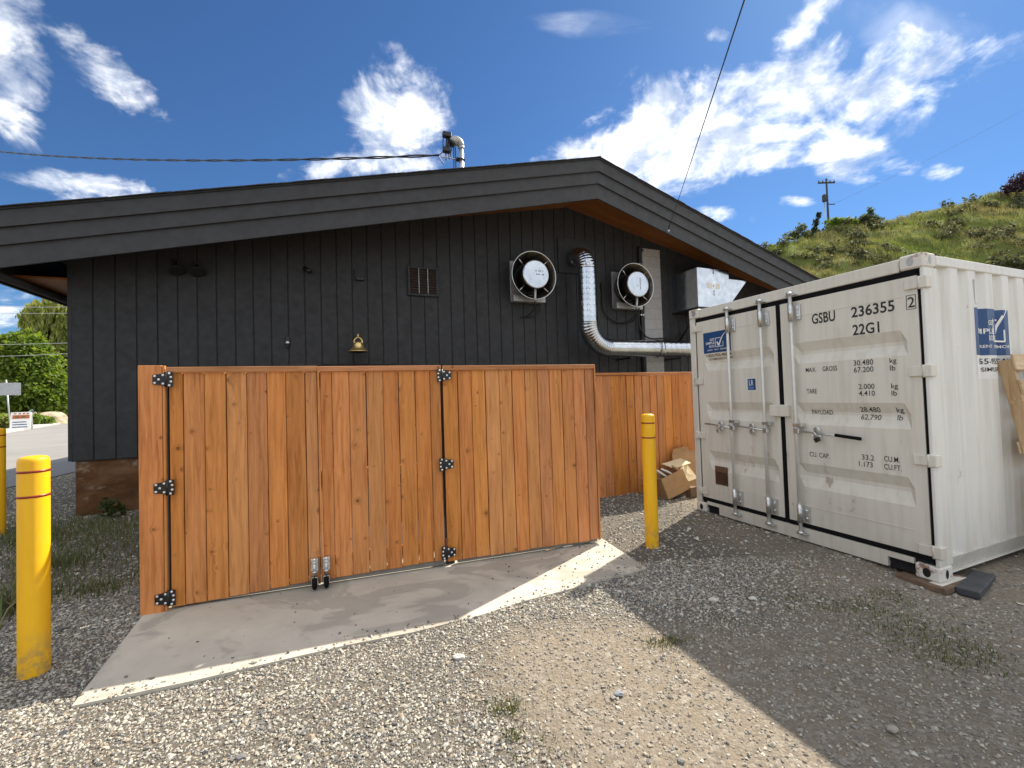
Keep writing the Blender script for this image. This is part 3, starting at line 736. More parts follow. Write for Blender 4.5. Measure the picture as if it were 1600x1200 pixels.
# ---- concrete block column against the wall
ch = onwall('block_column', 10.32, 0.0)
tag(ch, 'grey concrete block column set in the dark wall beside the second fan', 'column')
bm_ = MB().bbox(0, .52, -.05, .015, 0.006, .247, .006).mesh('block', M['cmu'])
z = 0.0
while z < 4.9:
    h = 0.25 if z + .25 < 4.93 else 4.93 - z
    inst('block', bm_, ch, (0, 0, z), (0, 0, 0), (1, 1, h / .25)); z += .25
MB().box(.008, .512, -.042, .012, 0, 4.92).build('mortar_core', 'cmu', ch)
cd = onwall('conduit_pipe', 10.24, 2.0); tag(cd, 'thin grey conduit running up beside the block column', 'conduit')
MB().tube(smooth_path([(0, -.045, 0), (0, -.045, 2.70), (.015, -.045, 2.84), (.10, -.045, 2.88)]), .035, 8).build('pipe', 'siding', cd)
MB().bbox(-.05, .05, -.075, -.004, 2.52, 2.55, .003).build('clip', 'zinc', cd)
MB().bbox(-.05, .05, -.075, -.004, 1.32, 1.35, .003).build('clip', 'zinc', cd)
# loose cables
def cableobj(pts, label, r=.016):
    e = onwall('wall_cable', 0, 0); tag(e, label, 'cable')
    MB().tube(smooth_path(pts, 8), r, 6).build('cable', 'cable', e)
    return e
c_ = cableobj([(9.18, -.04, 3.87), (9.17, -.04, 3.55), (9.24, -.05, 3.32), (9.48, -.05, 3.16), (9.80, -.06, 3.13), (9.93, -.20, 3.22), (9.92, -.36, 3.42)], 'black cable looping from a wall box to the second fan')
MB().bbox(9.15, 9.20, -.05, -.002, 3.84, 4.02, .004).build('outlet', 'blackmetal', c_)
cableobj([(10.16, -.06, 3.42), (10.14, -.06, 3.12), (10.24, -.09, 2.88), (10.42, -.11, 2.78), (10.75, -.10, 2.79), (11.1, -.10, 2.80), (11.5, -.1, 2.95)], 'black cable sagging across the block column above the duct')

# ---- small fittings on the wall
def flood(s, z, label):
    e = onwall('floodlight', s, z); tag(e, label, 'light', 'floodlights under the eave')
    MB().bbox(-.05, .05, -.05, -.003, -.05, .07, .006).build('base', 'blackmetal', e)
    A = T(0, -.05, 0) @ frame((.25, -.45, -.85), (0, 0, 1))
    MB().lathe([(0, 0), (.03, 0), (.045, .05), (.10, .12), (.105, .15), (.09, .152), (0, .14)], 16, A).build('lamp_head', 'black', e)
flood(1.28, 3.78, 'left one of two black floodlights under the rake'); flood(1.56, 3.78, 'right one of two black floodlights under the rake')
e = onwall('security_camera', 3.12, 3.86); tag(e, 'small black security camera high on the wall', 'camera')
MB().lathe([(0, 0), (.045, 0), (.04, .03), (0, .03)], 14, frame((0, -1, 0), (0, 0, 1))).build('base', 'blackmetal', e)
MB().lathe([(0, 0), (.035, 0), (.038, .14), (0, .14)], 14, T(.0, -.04, 0) @ frame((.55, -.6, -.5), (0, 0, 1))).build('camera_body', 'blackmetal', e)
e = onwall('vent_cap', 4.01, 3.83); tag(e, 'small charcoal exhaust cap with dark slot beside the barred vent', 'vent')
MB().bbox(-.085, .085, -.05, -.003, -.07, .09, .006).build('hood', 'siding', e)
MB().bbox(-.07, .07, -.07, -.006, -.115, -.072, .004).build('flap', 'blackmetal', e)
e = onwall('wall_sconce', 2.83, 2.57); tag(e, 'small black fitting with a bright knob on the wall left of the bell', 'fixture')
MB().bbox(-.03, .03, -.04, -.003, -.02, .11, .006).build('backplate', 'blackmetal', e)
MB().lathe([(0, 0), (.028, .005), (.034, .03), (.02, .05), (0, .055)], 12, T(0, -.05, -.03)).build('knob', 'bolt', e)
MB().tube([(0, -.04, -.03), (0, -.045, -.10)], .016, 8).build('nozzle', 'blackmetal', e)
MB().bbox(-.012, .012, -.05, -.01, -.03, 0.0, .003).build('arm', 'blackmetal', e)
e = onwall('brass_bell', 3.95, 2.40); e.scale = (1.15, 1.1, 1.15); tag(e, 'brass bell on a bracket fixed to the dark wall above the gate', 'bell')
A = T(0, -.19, 0)
MB().lathe([(.150, .0), (.158, .004), (.150, .012), (.112, .035), (.088, .065), (.074, .10), (.066, .13), (.052, .148), (.03, .155), (0, .157)], 28, A).build('bell_body', 'brass', e)
MB().lathe([(0, .015), (.06, .02), (.135, .006), (.150, .0)], 28, A).build('mouth', 'blackmetal', e)
MB().tube(smooth_path([(-.052, -.19, .12), (-.058, -.19, .17), (-.03, -.19, .21), (0, -.19, .222), (.03, -.19, .21), (.058, -.19, .17), (.052, -.19, .12)], 4), .011, 6).build('yoke', 'brass', e)
MB().tube([(0, -.19, .218), (0, -.19, .275), (0, -.10, .28), (0, 0, .24)], .012, 6).build('bracket', 'brass', e)

# ---- service mast with weatherhead on the roof
ms = onwall('service_mast', 5.95, 0.0, .12); tag(ms, 'grey service mast with curved weatherhead and splices above the roof', 'mast')
MB().tube([(0, 0, 5.45), (0, 0, 6.46)], .045, 14).build('mast_pipe', 'galv', ms)
A = T(-.0, 0, 6.44)
MB().lathe([(.055, 0), (.060, .02), (.060, .05), (.05, .05)], 16, A).build('collar', 'fanplate', ms)
pth = arc((-.10, 0, 6.48), (1, 0, 0), (0, 0, 1), .10, 0, rad(150), 9)
MB().tube(pth, [.058, .066, .074, .082, .088, .092, .094, .094, .09, .075], 14).build('weatherhead', 'fanplate', ms)
MB().tube([pth[-2] + Vector((-.02, 0, -.03)), pth[-1] + Vector((-.03, 0, -.03))], .078, 12).build('head_opening', 'blackmetal', ms)
MB().bbox(-.11, .06, -.06, .06, 6.20, 6.235, .006).build('strap_clamp', 'blackmetal', ms)
MB().tube([(-.05, 0, 6.215), (-.42, -.02, 6.205)], .012, 6).build('cable_anchor', 'galv', ms)
for a, b, rr in (((-.27, -.02, 6.62), (-.30, -.02, 6.36), .028), ((-.22, -.03, 6.5), (-.30, -.02, 6.38), .020)): MB().tube([a, b], rr, 8).build('splice', 'blackmetal', ms)
MB().bbox(-.37, -.20, -.07, .03, 6.60, 6.70, .012).build('splice_box', 'blackmetal', ms)
MB().bbox(-.37, -.23, -.07, .03, 6.30, 6.40, .012).build('splice_box', 'blackmetal', ms)
for pts in ([(-.19, 0, 6.52), (-.23, 0, 6.42), (-.26, -.02, 6.30), (-.25, -.02, 6.18)], [(-.16, 0, 6.50), (-.20, 0, 6.38), (-.24, 0, 6.2)], [(-.36, -.02, 6.62), (-.37, -.02, 6.40), (-.38, -.02, 6.30), (-.46, -.02, 6.22)], [(-.31, 0, 6.30), (-.31, 0, 6.16)],
            [(-.46, 0, 6.22), (-.40, 0, 6.13), (-.36, 0, 6.08)], [(-.15, 0, 6.5), (-.155, 0, 6.2), (-.16, 0, 5.7)], [(-.12, 0, 6.46), (-.118, 0, 6.2), (-.118, 0, 5.7)]):
    MB().tube(smooth_path(pts, 4), .010, 6).build('wire', 'cable', ms)
# ---- overhead lines
def wall_pt(s, o, z):
    c, sn = math.cos(BT), math.sin(BT); return Vector((-6.418 + s * c + o * sn, 6.236 + s * sn - o * c, z))
def sag(a, b, drop, n=40): return [a.lerp(b, i / n) - Vector((0, 0, drop * 4 * (i / n) * (1 - i / n))) for i in range(n + 1)]
sv = empty('service_drop_cable', (0, 0, 0)); tag(sv, 'twisted black service cable running left from the roof mast', 'power cable')
A0 = wall_pt(5.49, .14, 6.22); A1 = Vector((-30.0, 20.5, 15.2))
base_ = sag(A0, A1, 0.55, 150)
for ph in (0, PI):
    pts = []
    for i, p in enumerate(base_):
        a = i * 0.75 + ph; pts.append(p + Vector((0, .016 * math.cos(a), .018 * math.sin(a))))
    MB().tube(pts, .0135, 6).build('strand', 'cable', sv)
gw = empty('guy_wire', (0, 0, 0)); tag(gw, 'thin wire rising from the right rake board into the sky', 'wire')
B0 = wall_pt(10.009, 1.24, 4.851); B1 = Vector((1.2694, 2.2, 3.593)); B2 = B0 + (B1 - B0) * 1.6
MB().tube(sag(B0, B2, 0.03, 24), .0042, 5).build('wire', 'cable', gw)
MB().lathe([(0, 0), (.03, 0), (.025, .03), (.01, .05), (0, .05)], 10, Matrix.Translation(B0) @ frame((.37, -.93, 0), (0, 0, 1))).build('eye_bolt', 'galv', gw)
MB().tube([B0 + (B1 - B0) * .05, B0 + (B1 - B0) * .10], .014, 6).build('grip', 'cable', gw)

# ================================================================== TIMBER FENCE AND GATES
FT = rad(18.05); F0 = Vector((-2.834, 3.274, 0))
def fpt(s, o, z): return (F0.x + s * math.cos(FT) + o * math.sin(FT), F0.y + s * math.sin(FT) - o * math.cos(FT), z)
ZT = 1.862
bolt_me = MB().lathe([(.0095, 0), (.0095, .004), (.006, .007), (0, .008)], 10, frame((0, -1, 0), (0, 0, 1))).mesh('bolt', M['bolt'])
def boards(parent, edges, zb, zt, gap=.0022, y0=-.012, y1=.007, mat='cedar'):
    for a, b in zip(edges[:-1], edges[1:]):
        yo = random.uniform(-.002, .002); g2 = gap + random.choice((0, 0, .0005, .002))
        b0 = (zb(a) if callable(zb) else zb) + random.uniform(-.004, .004)
        h = zt - b0
        mb = MB(); mb.bbox(-(b - a) / 2 + gap, (b - a) / 2 - g2, y0 + yo, y1 + yo, 0, h, .0042)
        mb.build('board', mat, parent, ((a + b) / 2, 0, b0), (0, random.uniform(-.0012, .0012), 0))
def rails(parent, a, b, zt, name='top_rail'):
    MB().bbox(a, b, -.032, -.0125, zt - .045, zt - .001, .003).build(name, 'cedar_x', parent)
    MB().bbox(a, b, .011, .048, zt - .13, zt - .04, .003).build('back_rail', 'cedar_x', parent)
    MB().bbox(a, b, .011, .048, .88, .97, .003).build('back_rail', 'cedar_x', parent)
    MB().bbox(a, b, .011, .048, .16, .25, .003).build('back_rail', 'cedar_x', parent)
def hinge(parent, x, z, flip):
    """T shaped strap hinge; x is the knuckle, narrow leaf on the -flip side"""
    h = bpy.data.objects.new('hinge', None)
    mb = MB(); f = flip
    def q(a): return a * f
    mb.prism([(q(-.085), -.036), (q(-.085), .036), (q(-.02), .045), (q(.0), .058), (q(.045), .058), (q(.045), -.058), (q(.0), -.058), (q(-.02), -.045)], 0, .006, T(x, -.0425, z) @ frame((0, -1, 0), (0, 0, 1)) @ Matrix.Rotation(0, 4, 'Z'))
    h = mb.build('hinge', 'blackmetal', parent)
    MB().tube([(x, -.046, z - .058), (x, -.046, z + .058)], .009, 8).build('knuckle', 'blackmetal', h)
    for bx, bz in ((-.07, .026), (-.07, -.026), (-.045, 0), (-.018, .033), (-.018, -.033), (.022, .046), (.033, .017), (.033, -.017), (.022, -.046)):
        inst('bolt', bolt_me, h, (x + q(bx), -.0482, z + bz))
# frame((0,-1,0),up z): local x -> ? keep hinge outline in the board plane
pst = empty('fence_post', fpt(0, 0, 0), FT); tag(pst, 'wide cedar post board left of the gates, carrying three black hinges', 'fence post')
MB().bbox(0, .150, -.040, -.004, .0, 1.874, .003).build('board', 'cedar', pst)
MB().bbox(.153, .168, -.036, -.006, .0, 1.872, .002).build('edge_strip', 'cedar', pst)
MB().bbox(.03, .14, .0, .10, .0, 1.84, .003).build('steel_post', 'blackmetal', pst)

g1 = empty('gate_leaf', fpt(0, 0, 0), FT); tag(g1, 'left cedar gate leaf, hinged on the post at far left', 'gate', 'cedar gate leaves')
boards(g1, [.184, .276, .420, .567, .711, .856, .997, 1.143, 1.236], lambda a: .012 + .042 * a, ZT - .042)
rails(g1, .178, 1.238, ZT)
MB().box(.19, 1.23, .0098, .0104, .10, ZT - .05).build('gap_shade_sheet', 'backing', g1)  # added dark sheet that keeps the gaps between boards in shade
MB().bbox(.169, .186, .012, .03, .05, ZT - .02, .002).build('gap_shade_strip', 'black', g1)  # black strip painting the shade of the open gap by the post
g2 = empty('gate_leaf', fpt(0, 0, 0), FT); tag(g2, 'right cedar gate leaf in the middle, with narrow slits between boards', 'gate', 'cedar gate leaves')
boards(g2, [1.258, 1.351, 1.490, 1.629, 1.772, 1.906, 2.050, 2.184, 2.280], lambda a: .056 + .02 * (a - 1.25), ZT - .042, gap=.0019)
rails(g2, 1.256, 2.284, ZT - .004)
MB().bbox(1.240, 1.254, -.03, .03, .045, ZT - .006, .002).build('edge_strip', 'cedar', g2)
fp = empty('cedar_fence', fpt(0, 0, 0), FT); tag(fp, 'fixed cedar fence panel right of the gates, up to the yard corner', 'fence')
boards(fp, [2.304, 2.442, 2.573, 2.708, 2.848, 2.979, 3.112, 3.244, 3.372, 3.509, 3.637, 3.768, 3.872], lambda a: .050, ZT - .046)
rails(fp, 2.300, 3.876, ZT - .008)
MB().box(2.31, 3.865, .0098, .0104, .10, ZT - .06).build('gap_shade_sheet', 'backing', fp)  # same added sheet, darkening the gaps of the fixed panel
MB().bbox(3.8735, 3.888, -.02, .05, .05, ZT - .014, .002).build('edge_strip', 'cedar', fp)
MB().bbox(2.30, 2.38, .046, .12, -.05, 1.80, .003).build('steel_post', 'blackmetal', fp)
MB().bbox(3.72, 3.80, .046, .12, -.05, 1.80, .003).build('steel_post', 'blackmetal', fp)
for par, a, b in ((g1, .20, 1.232), (g2, 1.262, 2.278), (fp, 2.40, 3.86)):
    MB().bbox(a, b, .009, .050, .022, .085, .004).build('bottom_frame', 'frame', par)
for z in (1.765, .940, .108): hinge(g1, .180, z, 1)
for z in (1.762, .947, .146): hinge(g2, 2.292, z, -1)
# casters on the gate leaves
def caster(parent, x, lean):
    c = empty('caster', (x, -.055, 0), 0); c.parent = parent
    MB().bbox(-.028, .028, -.004, .038, .10, .20, .003).build('mounting_plate', 'zinc', c)
    MB().tube([(0, -.012, .055), (0, -.012, .185)], .011, 10).build('spring_rod', 'zinc', c)
    for z in (.095, .172): MB().lathe([(.0, 0), (.024, 0), (.024, .006), (0, .006)], 14, T(0, -.012, z)).build('washer', 'zinc', c)
    MB().lathe([(0, 0), (.014, .004), (.016, .014), (.010, .022), (0, .024)], 12, T(0, -.012, .185)).build('nut', 'bolt', c)
    mb = MB()
    for s_ in (-1, 1): mb.bbox(s_ * .022 - .002, s_ * .022 + .002, -.032, .010, -.0, .058, .001)
    mb.bbox(-.024, .024, -.032, .010, .052, .058, .001); mb.build('fork', 'zinc', c)
    w = MB(); w.lathe([(.014, -.016), (.040, -.017), (.052, -.010), (.054, 0), (.052, .010), (.040, .017), (.014, .016), (.014, -.016)], 24, T(0, -.012, .008) @ frame((1, 0, 0), (0, 0, 1)))
    w = w.build('wheel', 'rubber', c)
    c.location.z = .058
    return c
caster(g1, 1.195, 0); caster(g2, 1.285, 0)
# side fence closing the yard from the left post back to the building
SF = empty('cedar_fence', fpt(.02, -.13, 0), FT + PI / 2); tag(SF, 'cedar side fence running back from the left gate post to the building', 'fence')
for i in range(19): MB().bbox(-.068, .068, -.011, .008, 0, 1.80, .003).build('board', 'cedar', SF, (.08 + i * .14, -.06, .02))
MB().bbox(0, 2.70, -.048, -.012, 1.62, 1.71, .003).build('back_rail', 'cedar_x', SF, (0, -.0, 0)); MB().bbox(0, 2.70, -.048, -.012, .2, .29, .003).build('back_rail', 'cedar_x', SF)
# back fence beyond the corner
BF = empty('cedar_fence', (1.198 - .03, 6.354, 0), rad(22)); tag(BF, 'cedar back fence between the gate panel and the container, some boards gapped', 'fence')
eb = [0.001, .065, .194, .341, .49, .626, .773, .92, 1.069, 1.206, 1.346, 1.502, 1.646, 1.807, 1.93, 2.07, 2.21]
for i, (a, b) in enumerate(zip(eb[:-1], eb[1:])):
    gp = .002 if i < 4 or i > 10 else .014
    if i in (9, 10): gp = .006
    MB().bbox(-(b - a) / 2 + .001, (b - a) / 2 - gp, -.011, .008, 0, 1.805, .0022).build('board', 'cedar', BF, ((a + b) / 2, random.uniform(-.002, .002), .0), (0, random.uniform(-.002, .002), 0))
MB().bbox(-.4, 2.25, -.03, -.0115, 1.808, 1.848, .003).build('top_rail', 'cedar_x', BF)
for z in (.35, 1.5): MB().bbox(-.4, 2.25, .009, .047, z, z + .09, .003).build('back_rail', 'cedar_x', BF)
for i in range(3): MB().bbox(-.13 - i * .14, -.004 - i * .14, -.011, .008, 0, 1.805, .0022).build('board', 'cedar', BF)

# ================================================================== BOLLARDS
def bollard(x, y, h, r, label, lean=(0, 0), stripes=(.088, .235)):
    e = empty('bollard', (x, y, 0)); tag(e, label, 'bollard', 'yellow bollards'); e.rotation_euler = (lean[0], lean[1], 0)
    prof = [(r, -.05), (r, h - .035), (r * .985, h - .022), (r * .93, h - .010), (r * .80, h - .003), (r * .55, h + .002), (0, h + .004)]
    MB().lathe(prof, 40).build('sleeve', 'yellow', e)
    for st in stripes:
        MB().lathe([(r + .0002, h - st - .007), (r + .0014, h - st - .007), (r + .0014, h - st + .007), (r + .0002, h - st + .007)], 40).build('red_band', 'redband', e)
    return e
bollard(-2.90, 2.60, 1.285, .0695, 'yellow bollard with red bands at left, nearest to the camera')
bollard(1.362, 4.372, 1.325, .0665, 'yellow bollard with red bands beside the open end of the cedar fence', lean=(0, rad(.25)))
bollard(-6.52, 5.44, 1.345, .069, 'yellow bollard cut by the left picture edge, by the building corner')

# ================================================================== SHIPPING CONTAINER
CT = .38308; CB = (3.263, 3.356, 0.0)
CN = empty('shipping_container', CB, CT); tag(CN, 'off-white steel shipping container with double doors and black lettering', 'container')
def crot(): return CN
LC = 6.058; WC = 2.438; HC = 2.591
# corner castings with oval holes
def cast(x0, y0, z0, fy, top):
    dx, dy, dz = .178, .162, .118
    mb = MB(); mb.bbox(0, dx, 0, dy, 0, dz, .012)
    o = mb.build('corner_casting', 'casting', CN, (x0, y0, z0))
    A = T(-.0015, dy / 2 + fy * .005, dz * .5)
    def oval(cx, rx, ry, M4, nm):
        n = 20; v = [M4 @ Vector((rx * math.cos(2 * PI * k / n), ry * math.sin(2 * PI * k / n), 0)) for k in range(n)]
        MB().add(v, [tuple(range(n))]).build(nm, 'black' if not top else 'fanplate', o)
    oval(0, .024 if top else .026, .036, A @ frame((-1, 0, 0), (0, 0, 1)) @ Matrix.Rotation(rad(90), 4, 'Z') if False else A @ Matrix(((0, 0, -1, 0), (-1, 0, 0, 0), (0, 1, 0, 0), (0, 0, 0, 1))), 'hole')
    if y0 < 1:
        oval(0, .030, .036, T(.09, -.0015, dz * .5) @ Matrix(((.7, 0, 0, 0), (0, 0, -1, 0), (0, 1, 0, 0), (0, 0, 0, 1))), 'hole')
for y0, fy in ((0, 1), (WC - .162, -1)):
    for z0, tp in ((0, False), (HC - .118, True)):
        cast(-.006, y0 - .004 if fy > 0 else y0 + .004, z0, fy, tp); 
        if fy > 0: cast(LC - .172, y0 - .004, z0, fy, tp)
        else: cast(LC - .172, y0 + .004, z0, fy, tp)
# posts, header, sill
MB().bbox(0, .19, 0, .028, .119, HC - .119, .006).build('corner_post', 'contside', CN)
MB().bbox(0, .19, WC - .085, WC, .119, HC - .119, .006).build('corner_post', 'cont', CN)
MB().bbox(.004, .11, .163, WC - .163, 2.468, HC - .014, .006).build('door_header', 'cont', CN)
mb = MB(); poly = [(.166, .145), (.166, .10), (.345, .10), (.345, .018), (2.085, .018), (2.085, .105), (2.27, .105), (2.27, .145)]
mb.prism(poly, 0, .10, Matrix(((0, 0, 1, .002), (1, 0, 0, 0), (0, 1, 0, 0), (0, 0, 0, 1)))); mb.build('door_sill', 'cont', CN)
for a, b in ((.17, .34), (2.09, 2.265)): MB().box(.03, .6, a, b, .01, .098).build('fork_pocket', 'black', CN)
MB().box(.03, LC - .03, .05, WC - .05, .06, .15).build('floor_frame', 'black', CN)
MB().box(.066, .08, .02, WC - .02, .12, 2.50).build('gasket', 'rubber', CN)
for a in ((1.201, 1.249, .15, 2.466), (.03, .051, .15, 2.466), (2.336, 2.352, .15, 2.466), (.052, 1.2, 2.419, 2.466), (1.25, 2.335, 2.419, 2.466), (.052, 1.2, .147, .191), (1.25, 2.335, .147, .191)):
    MB().bbox(.010 if a[1] - a[0] > .03 else .016, .062, a[0] + .0005, a[1] - .0005, a[2], a[3], .004).build('gasket', 'rubber', CN)
# roof and hidden walls
MB().bbox(.1, LC - .05, .03, WC - .03, HC - .05, HC - .022, .004).build('roof', 'contside', CN)
MB().box(.1, LC - .02, WC - .05, WC - .02, .1, HC - .05).build('far_side_panel', 'contside', CN)
MB().box(LC - .06, LC - .03, .03, WC - .03, .1, HC - .05).build('end_panel', 'contside', CN)
# near side: rails and corrugated sheet
MB().bbox(.178, LC - .178, -.002, .05, 2.496, HC - .016, .006).build('top_rail', 'contside', CN)
mb = MB(); mb.prism([(.004, .172), (.055, .046), (.075, .046), (.075, .172)], .178, LC - .178, Matrix(((0, 0, 1, 0), (1, 0, 0, 0), (0, 1, 0, 0), (0, 0, 0, 1)))); mb.bbox(.178, LC - .178, .028, .08, .030, .044, .003); mb.build('bottom_rail', 'contside', CN)
PER = .2835; X0 = .243
def cprof(x):
    """corrugation depth (towards +y) along the side"""
    u = ((x - X0) % PER) / PER
    if x < X0: return .006
    if u < .26: return .006 + .036 * min(1, u / .0001) * 0 + .042 - .006
    if u < .50: return .042 - .036 * (u - .26) / .24
    if u < .93: return .006
    return .006 + .036 * (u - .93) / .07
brk = [.178]
x = X0
while x < LC - .2:
    for u in (0, .26, .50, .93): brk.append(x + u * PER)
    x += PER
brk = [b for b in brk if b < LC - .185] + [LC - .185]
mb = MB(); vs = []; fs = []
for b in brk: vs += [(b, cprof(b + 1e-6) , .165), (b, cprof(b + 1e-6), 2.50)]
for i in range(len(brk) - 1): fs.append((2 * i, 2 * i + 2, 2 * i + 3, 2 * i + 1))
mb.add(vs, fs); side = mb.build('side_panel', 'contside', CN)
# doors with three pressed grooves
GR = [(1.995, 1.905, 1.875, 1.785), (1.396, 1.305, 1.28, 1.18), (.792, .70, .665, .556)]
GD = .042; XD = .012
def gdepth(z):
    for a, b, c, d in GR:
        if z >= a or z <= d: continue
        if z > b: return GD * (a - z) / (a - b)
        if z > c: return GD
        return GD * (z - d) / (c - d)
    return 0.0
def door(y0, y1, gy0, gy1, nm):
    mb = MB(); zs = [.192, 2.418]
    lv = sorted(set([.192, 2.418] + [v for g in GR for v in g]))
    cols = [y0, gy0, gy0 + .045, gy1 - .045, gy1, y1]; w = [0, 0, 1, 1, 0, 0]
    vs = []; nC = len(cols)
    for z in lv:
        for c, k in zip(cols, w): vs.append((XD + gdepth(z) * k, c, z))
    fs = [(r * nC + c, r * nC + c + 1, (r + 1) * nC + c + 1, (r + 1) * nC + c) for r in range(len(lv) - 1) for c in range(nC - 1)]
    # thickness
    o = len(vs); rim = [(y0, .192), (y1, .192), (y1, 2.418), (y0, 2.418)]
    vs += [(XD, a, b) for a, b in rim] + [(XD + .05, a, b) for a, b in rim]
    fs += [(o + i, o + (i + 1) % 4, o + 4 + (i + 1) % 4, o + 4 + i) for i in range(4)]
    mb.add(vs, fs); d = mb.build('door', 'cont', CN)
    MB().bbox(XD - .0035, XD + .001, gy0 + .01, gy1 - .01, 2.262, 2.268, .001).build('weld_seam', 'cont', d)
    MB().bbox(XD - .0035, XD + .001, gy0 + .01, gy1 - .01, .366, .372, .001).build('weld_seam', 'cont', d)
    return d
dR = door(.052, 1.200, .135, 1.075, 'r'); dL = door(1.250, 2.335, 1.290, 2.215, 'l')
MB().bbox(XD - .006, XD - .001, 1.125, 1.335, 1.247, 1.372, .002).build('lock_plate', 'cont', dL)
MB().bbox(XD - .055, XD - .007, 1.125, 1.335, 1.252, 1.368, .006).build('lock_box', 'cont', dL)
# hinges
def hingec(d, y, z, s_):
    mb = MB(); mb.bbox(XD - .020, XD - .0005, min(y, y + s_ * .095), max(y, y + s_ * .095), z - .040, z + .040, .006)
    h = mb.build('hinge', 'cont', d)
    MB().bbox(XD - .030, XD + .05, *(sorted((y - s_ * .0, y - s_ * .058))), z - .048, z + .048, .007).build('hinge_lug', 'cont', d)
    MB().tube([(XD - .022, y - s_ * .005, z - .05), (XD - .022, y - s_ * .005, z + .05)], .010, 8).build('hinge_pin', 'cont', d)
for z in (2.352, 1.650, .945, .235): hingec(dR, .035, z, 1)
for z in (2.338, 1.660, .972, .265): hingec(dL, 2.345, z, -1)
# locking rods
def rod(d, y):
    o = MB().tube([(-.042, y, .115), (-.042, y, 2.49)], .0165, 14).build('lock_rod', 'rodpaint', d)
    for z0, z1 in ((.20, .385), (2.215, 2.40)):
        MB().tube([(-.042, y, z0), (-.042, y, z1)], .025, 14).build('sleeve', 'zinc', d)
        MB().bbox(-.010, XD - .001, y - .072, y - .022, z0 + .01, z1 - .02, .004).build('bearing_plate', 'zinc', d)
        for zz_ in (z0 + .05, z1 - .06): inst('bolt', bolt_me, d, (-.011, y - .048, zz_), (0, 0, rad(-90)), (1.2, 1.2, 1.2))
    for z in (.105, 2.495):
        MB().lathe([(0, -.016), (.030, -.014), (.036, 0), (.030, .012), (.016, .016), (0, .016)], 14, T(-.042, y, z)).build('cam_end', 'zinc', d)
        MB().bbox(-.05, .003, y - .052, y + .05, z - .022, z - .006 if z < 1 else z - .01, .004).build('cam_keeper', 'zinc', d)
    MB().bbox(-.062, XD - .001, y - .066, y + .022, 1.155, 1.190, .004).build('rod_guide', 'zinc', d)
rod(dL, 1.815); rod(dL, 1.392); rod(dR, 1.052)
def handle(d, y0, y1, z0, z1, ry, black):
    MB().bbox(-.068, -.03, y0 - .028, y0 + .028, z0 - .025, z0 + .030, .006).build('handle_hub', 'zinc', d)
    h = MB().tube([(-.045, y0, z0), (-.038, (y0 + y1) / 2, (z0 + z1) / 2), (-.036, y1, z1)], .0085, 8).build('handle', 'zinc', d)
    if black: MB().tube([(-.037, y1 + .205, z1 + .018), (-.036, y1 - .003, z1)], .0155, 10).build('grip', 'rubber', d)
    else: MB().bbox(-.042, -.033, y1 - .01, y1 + .09, z1 - .010, z1 + .012, .003).build('handle_tip', 'zinc', d)
    for zz_ in (.028, -.034): MB().lathe([(.012, -.004), (.030, -.004), (.032, 0), (.030, .004), (.012, .004), (.012, -.004)], 18, T(-.025, ry, 1.105 + zz_) @ frame((1, 0, 0), (0, 0, 1))).build('hasp', 'zinc', d)
handle(dR, 1.040, .484, 1.115, 1.080, .859, True)
handle(dL, 1.800, 2.125, 1.095, 1.125, 1.986, False)
handle(dL, 1.378, 1.765, 1.095, 1.125, 1.563, False)
# lettering on the doors
def letter(txt, yl, yr, zb, zt, d=dR, mat='ink', xoff=.002, bold=.004, xs=XD):
    me = textmesh(txt, yl - yr, zt - zb, bold)
    cuts = [v - zb for g in GR for v in g if zb < v < zt]
    map_mesh(me, lambda u, v: Vector((xs + gdepth(zb + v) - xoff, yl - u, zb + v)), cuts, 1); me.materials.append(M[mat])
    return inst('lettering', me, d)
letter('GSBU', .880, .668, 2.157, 2.258, bold=.018); letter('236355', .532, .207, 2.160, 2.256, bold=.018)
letter('22G1', .528, .322, 1.999, 2.095, bold=.018)
letter('2', .118, .072, 2.168, 2.252)
mb = MB()
for a in ((.064, .068, 2.152, 2.268), (.124, .128, 2.152, 2.268), (.068, .124, 2.152, 2.156), (.068, .124, 2.264, 2.268)): mb.box(XD - .002, XD - .001, a[0], a[1], a[2], a[3])
mb.build('check_digit_box', 'ink', dR)
letter('MAX.', .962, .862, 1.695, 1.738); letter('GROSS', .803, .673, 1.695, 1.740)
letter('30.480', .534, .381, 1.728, 1.776); letter('67.200', .534, .382, 1.666, 1.714); letter('kg', .262, .214, 1.716, 1.772); letter('lb', .262, .224, 1.667, 1.712)
letter('TARE', .962, .866, 1.484, 1.530)
letter('2.000', .503, .381, 1.517, 1.563); letter('4.410', .503, .380, 1.457, 1.503); letter('kg', .260, .212, 1.503, 1.560); letter('lb', .260, .222, 1.457, 1.500)
letter('PAYLOAD', .945, .753, 1.280, 1.325)
letter('28.480', .515, .361, 1.313, 1.359); letter('62.790', .515, .361, 1.246, 1.292); letter('kg', .246, .196, 1.302, 1.358); letter('lb', .246, .206, 1.250, 1.294)
letter('CU. CAP.', .964, .778, .866, .912)
letter('33.2', .506, .412, .893, .940); letter('1.173', .532, .425, .832, .878); letter('CU.M.', .338, .228, .900, .946); letter('CU.FT.', .340, .217, .832, .878)
